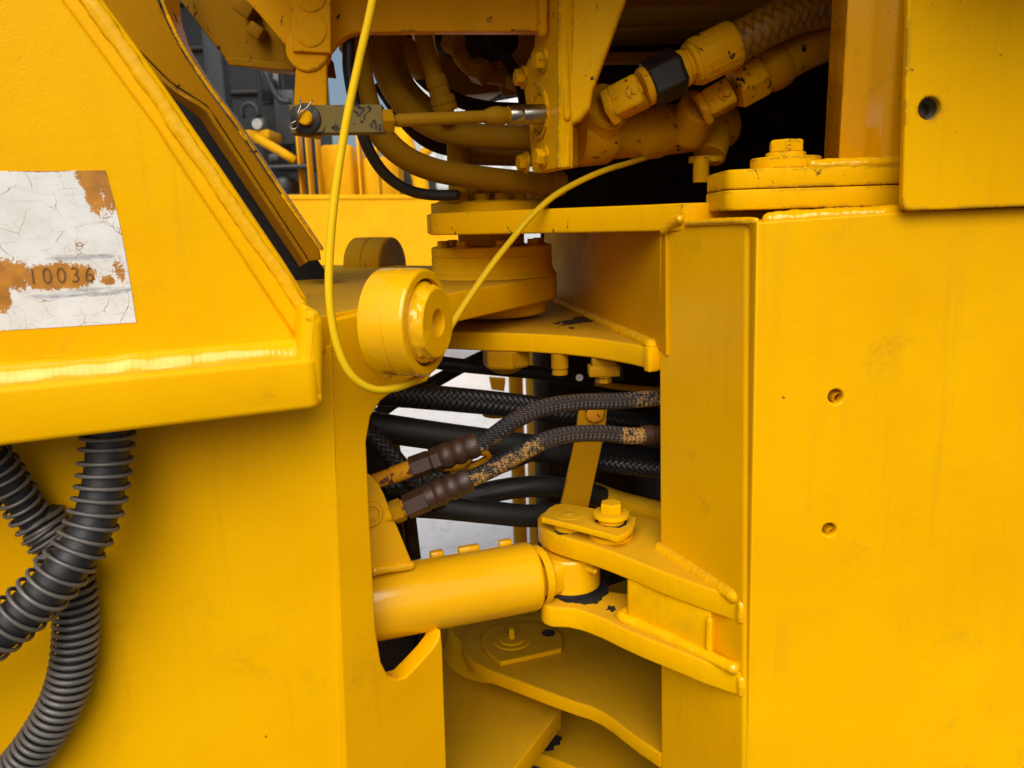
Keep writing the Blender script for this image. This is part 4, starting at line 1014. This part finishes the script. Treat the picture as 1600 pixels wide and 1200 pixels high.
tube('pipe', tube_, Y_DUST, [PY(925, 770, 1.30), PY(965, 785, 1.28), PY(1000, 795, 1.25), PY(1060, 810, 1.22)], .021, 20)
st = thing('support_strap', 'flat yellow strap with a rusty bolt standing behind the braided hoses', 'bracket', PY(905, 790, 1.17))
STP = vplane((880, 1.17), (945, 1.175), 700)
plate('flat_bar', st, Y_GRIME_SHADE, STP, [(905, 640), (949, 640), (946, 672), (918, 800), (874, 800), (898, 690)], .008, .0015)
lathe('bolt', st, RUST, hit(929, 645, STP), STP[1], [(0, 0), (0, .015), (.003, .0155), (.006, .014), (.008, .009), (.008, 0)], 24, 40)
# bolts and studs hanging under the mid hinge plate
bt = PZ(790, 553, ZM - .03) + Vector((0, .05, 0))
nut = hexo('hinge_nut', mp, Y_GRIME_SHADE, Vector((bt.x, bt.y, ZM - .03)), -Z, .040, .030, .3)
lathe('hinge_nut_tip', mp, Y_GRIME_SHADE, Vector((bt.x, bt.y, ZM - .058)), -Z, [(0, .030), (.008, .022), (.012, .012), (.012, 0)], 24)
q = PZ(878, 560, ZM - .03) + Vector((0, .05, 0)); lathe('stud', mp, Y_GRIME_SHADE, Vector((q.x, q.y, ZM - .03)), -Z, [(0, .0135), (.024, .0135), (.025, .0115), (.027, .0115), (.028, .0125), (.034, .0125), (.034, 0)], 24)
q = PY(943, 578, 1.14); box('clip_block', mp, Y_GRIME_SHADE, q, (.046, .03, .016), None, None, .0015)
box('clip_block', mp, Y_GRIME_SHADE, q + Z * .016, (.036, .026, .02), None, None, .0015)
bolt(mp, Y_GRIME_SHADE, q - Z * .008, -Z, .0125, .01, .015, .002, .1)
tube('brake_line', tr, Y_GRIME_SHADE, [PY(930, 598, 1.3), PY(980, 606, 1.3), PY(1040, 610, 1.3)], .006, 10)
lathe('tie_wrap', tr, WHITEP, PY(905, 590, 1.25), Vector((.1, -1, .2)), [(0, 0), (0, .006), (.003, .006), (.003, 0)], 12)
wp = thing('flange_fitting', 'small olive flanged fitting seen between the black hoses', 'fitting', PY(775, 660, 1.35))
lathe('flange', wp, Y_GRIME_SHADE, PY(778, 648, 1.45), Z, [(0, 0), (0, .030), (.005, .030), (.005, .02), (.02, .02), (.02, .034), (.025, .034), (.025, 0)], 28)
cl2 = thing('hose_clamp', 'yellow wire clamp between the braided hose ferrules', 'clamp', PY(740, 720, 1.10))
tube('clamp_loop', cl2, Y_GRIME_SHADE, [PY(690, 732, 1.10), PY(722, 728, 1.10), PY(738, 712, 1.10), PY(752, 706, 1.10), PY(764, 712, 1.11), PY(750, 722, 1.11), PY(730, 733, 1.10)], .005, 8)
box('clamp_block', cl2, Y_GRIME_SHADE, PY(718, 731, 1.11), (.03, .02, .012), Vector((1, 0, .1)), None, .002)
# upright posts of the neighbouring machine, lit from beyond
po2 = thing('neighbour_post', 'bright yellow upright cylinder beyond the hoses under the mid plate', 'post', Vector((.05, 2.3, .3)))
for (u, y, r) in ((850, 2.25, .055), (806, 2.3, .022)):
    p = PY(u, 600, y)
    lathe('post_tube', po2, Y_FAR, Vector((p.x, p.y, .25)), Z, [(0, r * 1.3), (.05, r * 1.3), (.05, r), (.80, r), (.80, 0)], 32)
plate('post_plate', po2, Y_FAR, vplane((760, 2.4), (800, 2.4), 600), [(764, 590), (790, 592), (788, 612), (768, 609)], .02, .003)
# inside of the front frame seen through the cut-out
inn = thing('inner_bulkhead', 'dark inner plate behind the cut-out below the cylinder', 'bulkhead', PY(620, 1000, 1.2))
IP = vplane((500, 1.10), (660, 1.22), 900)
plate('inner_plate', inn, Y_GRIME_SHADE, IP, [(420, 690), (625, 690), (640, 780), (662, 1000), (672, 1300), (420, 1300)], .02, .003)
plate('inner_stiffener', inn, OILY_SHADE, off(IP, -.03), [(635, 800), (650, 800), (672, 985), (690, 1060), (660, 1060)], .012, .002)
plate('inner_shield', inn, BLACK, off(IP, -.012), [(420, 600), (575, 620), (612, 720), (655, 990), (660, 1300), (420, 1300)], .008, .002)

# ================================================================== BACKGROUND
wl = thing('wheel_loader', 'parked yellow and black loader with lamp and rails in the background', 'loader', Vector((-2.8, 9.6, 0)))
KB = 1.75
def bgbox(name, mat, u0, v0, u1, v1, y, dep, bev=.01, parent=None):
    y *= KB; dep *= KB; bev *= KB
    a, b = PY(u0, v0, y), PY(u1, v1, y)
    return box(name, parent or wl, mat, Vector(((a.x + b.x) / 2, y + dep / 2, (a.z + b.z) / 2)), (abs(b.x - a.x), dep, abs(a.z - b.z)), None, None, bev)
bgbox('cab_shell', BLACK, 392, 40, 462, 330, 5.6, 1.4)
bgbox('cab_window', GLASSD, 404, 105, 440, 160, 5.58, .02)
bgbox('cab_door', GREY, 425, 140, 466, 225, 5.5, .06)
bgbox('front_rail', Y_FAR, 372, 203, 421, 216, 5.2, .3)
lp = bgbox('work_lamp', GREY, 388, 184, 416, 204, 5.2, .12)
lathe('lamp_lens', lp, LENS, PY(402, 194, 5.19 * KB), Vector((0, -1, 0)), [(0, 0), (0, .062), (.02, .055), (.02, 0)], 20)
tube('grab_rail', wl, GREY, [PY(380, 185, 5.3 * KB), PY(378, 168, 5.3 * KB), PY(390, 161, 5.3 * KB), (PY(400, 168, 5.3 * KB)), PY(405, 184, 5.3 * KB)], .032, 8, .08)
tube('mirror_arm', wl, GREY, [PY(412, 105, 5.4 * KB), PY(424, 135, 5.4 * KB), PY(438, 157, 5.4 * KB), PY(456, 158, 5.4 * KB)], .035, 8, .08)
tube('diagonal_rail', wl, Y_FAR, [PY(398, 214, 5.1 * KB), PY(430, 232, 5.1 * KB), PY(462, 252, 5.1 * KB)], .052, 10, .15)
bgbox('bumper', GREY, 412, 258, 480, 262, 4.9, .4)
bgbox('badge_plate', GREY, 418, 240, 436, 252, 5.0, .02)
bgbox('hood_side', Y_FAR, 498, 226, 556, 330, 5.2, .8, .03)
for (u0, u1, v0, v1, y) in ((464, 471, 205, 330, 5.0), (474, 488, 195, 330, 4.9), (492, 500, 190, 330, 5.05), (556, 566, 190, 330, 4.95), (582, 595, 195, 330, 4.9), (612, 626, 190, 330, 5.1)):
    bgbox('upright', Y_FAR, u0, v0, u1, v1, y, .12, .008)
bgbox('hood_side', Y_FAR, 566, 245, 625, 330, 5.3, .8, .03)
tube('exhaust_pipe', wl, Y_FAR, [PY(625, 200, 4.9 * KB), PY(640, 240, 4.9 * KB), PY(655, 275, 4.9 * KB), PY(660, 310, 4.9 * KB)], .085, 12, .15)
tube('diagonal_rail', wl, Y_FAR, [PY(640, 260, 5.1 * KB), PY(690, 215, 5.1 * KB)], .052, 10, .15)
bgbox('ground_frame', BLACK, 412, 262, 720, 420, 5.6, 1.0)
lathe('tyre', wl, RUBBER, Vector((-3.3, 9.4, .75)), Vector((1, 0, 0)), [(0, .3), (0, .70), (.05, .75), (.40, .75), (.45, .70), (.45, .3)], 40)
lathe('tyre', wl, RUBBER, Vector((-1.35, 9.4, .75)), Vector((1, 0, 0)), [(0, .3), (0, .70), (.05, .75), (.40, .75), (.45, .70), (.45, .3)], 40)
bgbox('mudguard', GREY, 428, 276, 452, 300, 4.9, .3, .03)
bgbox('mudguard', BLUEG, 680, 280, 706, 300, 4.9, .3, .03)
BB = vplane((440, 7.3), (720, 7.1), 360)
plate('bumper_beam', wl, Y_FAR, BB, [(385, 308), (640, 308), (760, 301), (766, 430), (385, 430)], .25, .02, bres=3)
plate('beam_rib', wl, Y_FAR, off(BB, -.015), [(385, 304), (640, 304), (760, 297), (760, 303), (640, 311), (385, 312)], .35, .01)
plate('beam_post', wl, Y_FAR, off(BB, .1), [(440, 425), (480, 425), (480, 520), (440, 520)], .2, .02)
plate('beam_post', wl, Y_FAR, off(BB, .1), [(700, 425), (740, 425), (740, 520), (700, 520)], .2, .02)
wh = thing('warehouse', 'dark open shed behind the parked loader at upper left', 'shed', Vector((-5, 11, 0)))
def wbox(name, mat, x0, x1, y0, y1, z0, z1, parent, bev=.02):
    return box(name, parent, mat, Vector(((x0 + x1) / 2, (y0 + y1) / 2, (z0 + z1) / 2)), (x1 - x0, y1 - y0, z1 - z0), None, None, bev)
wbox('back_wall', DARKCLAD, -12, -2.9, 12, 12.3, 0, 7, wh)
wbox('roof', DARKCLAD, -12.5, -2.7, 8.3, 12.5, 6.2, 6.5, wh)
for k in range(9):
    wbox('wall_rail', DARKST, -12, -2.95, 11.9, 12, .8 + k * .62, .86 + k * .62, wh, .005)
for x in (-9, -6, -3.1):
    wbox('column', DARKCLAD, x, x + .2, 8.5, 8.7, 0, 6.3, wh)
hb = thing('hall', 'pale clad hall with window strips seen through the gaps above the hub', 'building', Vector((0, 18, 0)))
wbox('wall', BLUEG, -2.6, 4, 18, 22, 0, 4.6, hb)
for k in range(12):
    f = wbox('window_frame', WHITEP, -2.4 + k * .5, -2.05 + k * .5, 17.94, 18.0, 1.2, 4.1, hb, .01)
    wbox('window_pane', GLASSD if k % 3 == 0 else WHITEP, -2.36 + k * .5, -2.09 + k * .5, 17.90, 17.95, 1.25, 4.0, f, .005)

# ================================================================== oil and grease patches lying on the plates
OILST = plain('oil_stain', (.030, .016, .005), .6, 0, .6)
def blob(parent, mat, c, rx, ry, seed, amp=.6, name='oil_patch', rot=0):
    pts = []
    for k in range(72):
        a = 2 * math.pi * k / 72
        f = 1 + amp * noise.noise(Vector((math.cos(a) * 1.6, math.sin(a) * 1.6, seed))) + .5 * amp * noise.noise(Vector((math.cos(a) * 6, math.sin(a) * 6, seed)))
        x, y = rx * f * math.cos(a), ry * f * math.sin(a)
        pts.append(c + Vector((x * math.cos(rot) - y * math.sin(rot), x * math.sin(rot) + y * math.cos(rot), 0)))
    return plate(name, parent, mat, (c, Z), pts, .0006, .0001, px=False)
blob(ll, BLACK, Vector((PC.x + .012, PC.y - .012, ZL + .0006)), .046, .0445, 3, .18)
blob(mp, OILST, PZ(905, 500, ZM + .0006), .030, .055, 5, .8, rot=-.5)
blob(ul, OILST, PZ(884, 829, ZU + .0006), .022, .012, 8, .7)
for k, (u, v, r) in enumerate(((930, 497, .008), (893, 512, .006), (945, 507, .005), (870, 505, .007))):
    blob(mp, OILST, PZ(u, v, ZM + .0007), r * .7, r * 1.6, 11 + k, .8)
for k, (u, v, r) in enumerate(((955, 964, .006), (930, 955, .0035), (1000, 990, .0025))):
    blob(ll, OILST, PZ(u, v - 14, ZL + .0007), r, r * 1.2, 21 + k, .8)

# further lines and fittings crowded under the beam
for pts, r, mt in (
    ([PY(628, 40, 1.50), PY(650, 110, 1.50), PY(700, 150, 1.52), PY(760, 168, 1.55), PY(840, 172, 1.58)], .013, OILY_SHADE),
    ([PY(700, 45, 1.45), PY(730, 100, 1.45), PY(780, 120, 1.47), PY(850, 118, 1.50)], .015, Y_GRIME_SHADE),
    ([PY(590, 130, 1.45), PY(640, 200, 1.46), PY(690, 232, 1.48), PY(760, 236, 1.5), PY(850, 232, 1.52)], .011, OILY_SHADE),
    ([PY(760, 60, 1.40), PY(790, 90, 1.40), PY(815, 140, 1.41), PY(822, 200, 1.42)], .010, OILY_SHADE)):
    tube('pressure_line', tr, mt, pts, r, 14)
for u, v, y in ((742, 108, 1.43), (700, 62, 1.44), (800, 122, 1.46)):
    hexo('union_nut', tr, Y_GRIME_SHADE, PY(u, v, y), Vector((.8, -.5, -.4)), .022, .026, u)
disc('drain_cover', tr, OILY_SHADE, PY(745, 58, 1.48), Vector((0, -.3, -1)), .075, .012)
box('bracket_plate', tr, Y_GRIME_SHADE, PY(806, 100, 1.55), (.07, .01, .11), Vector((1, .2, .1)), None, .002)
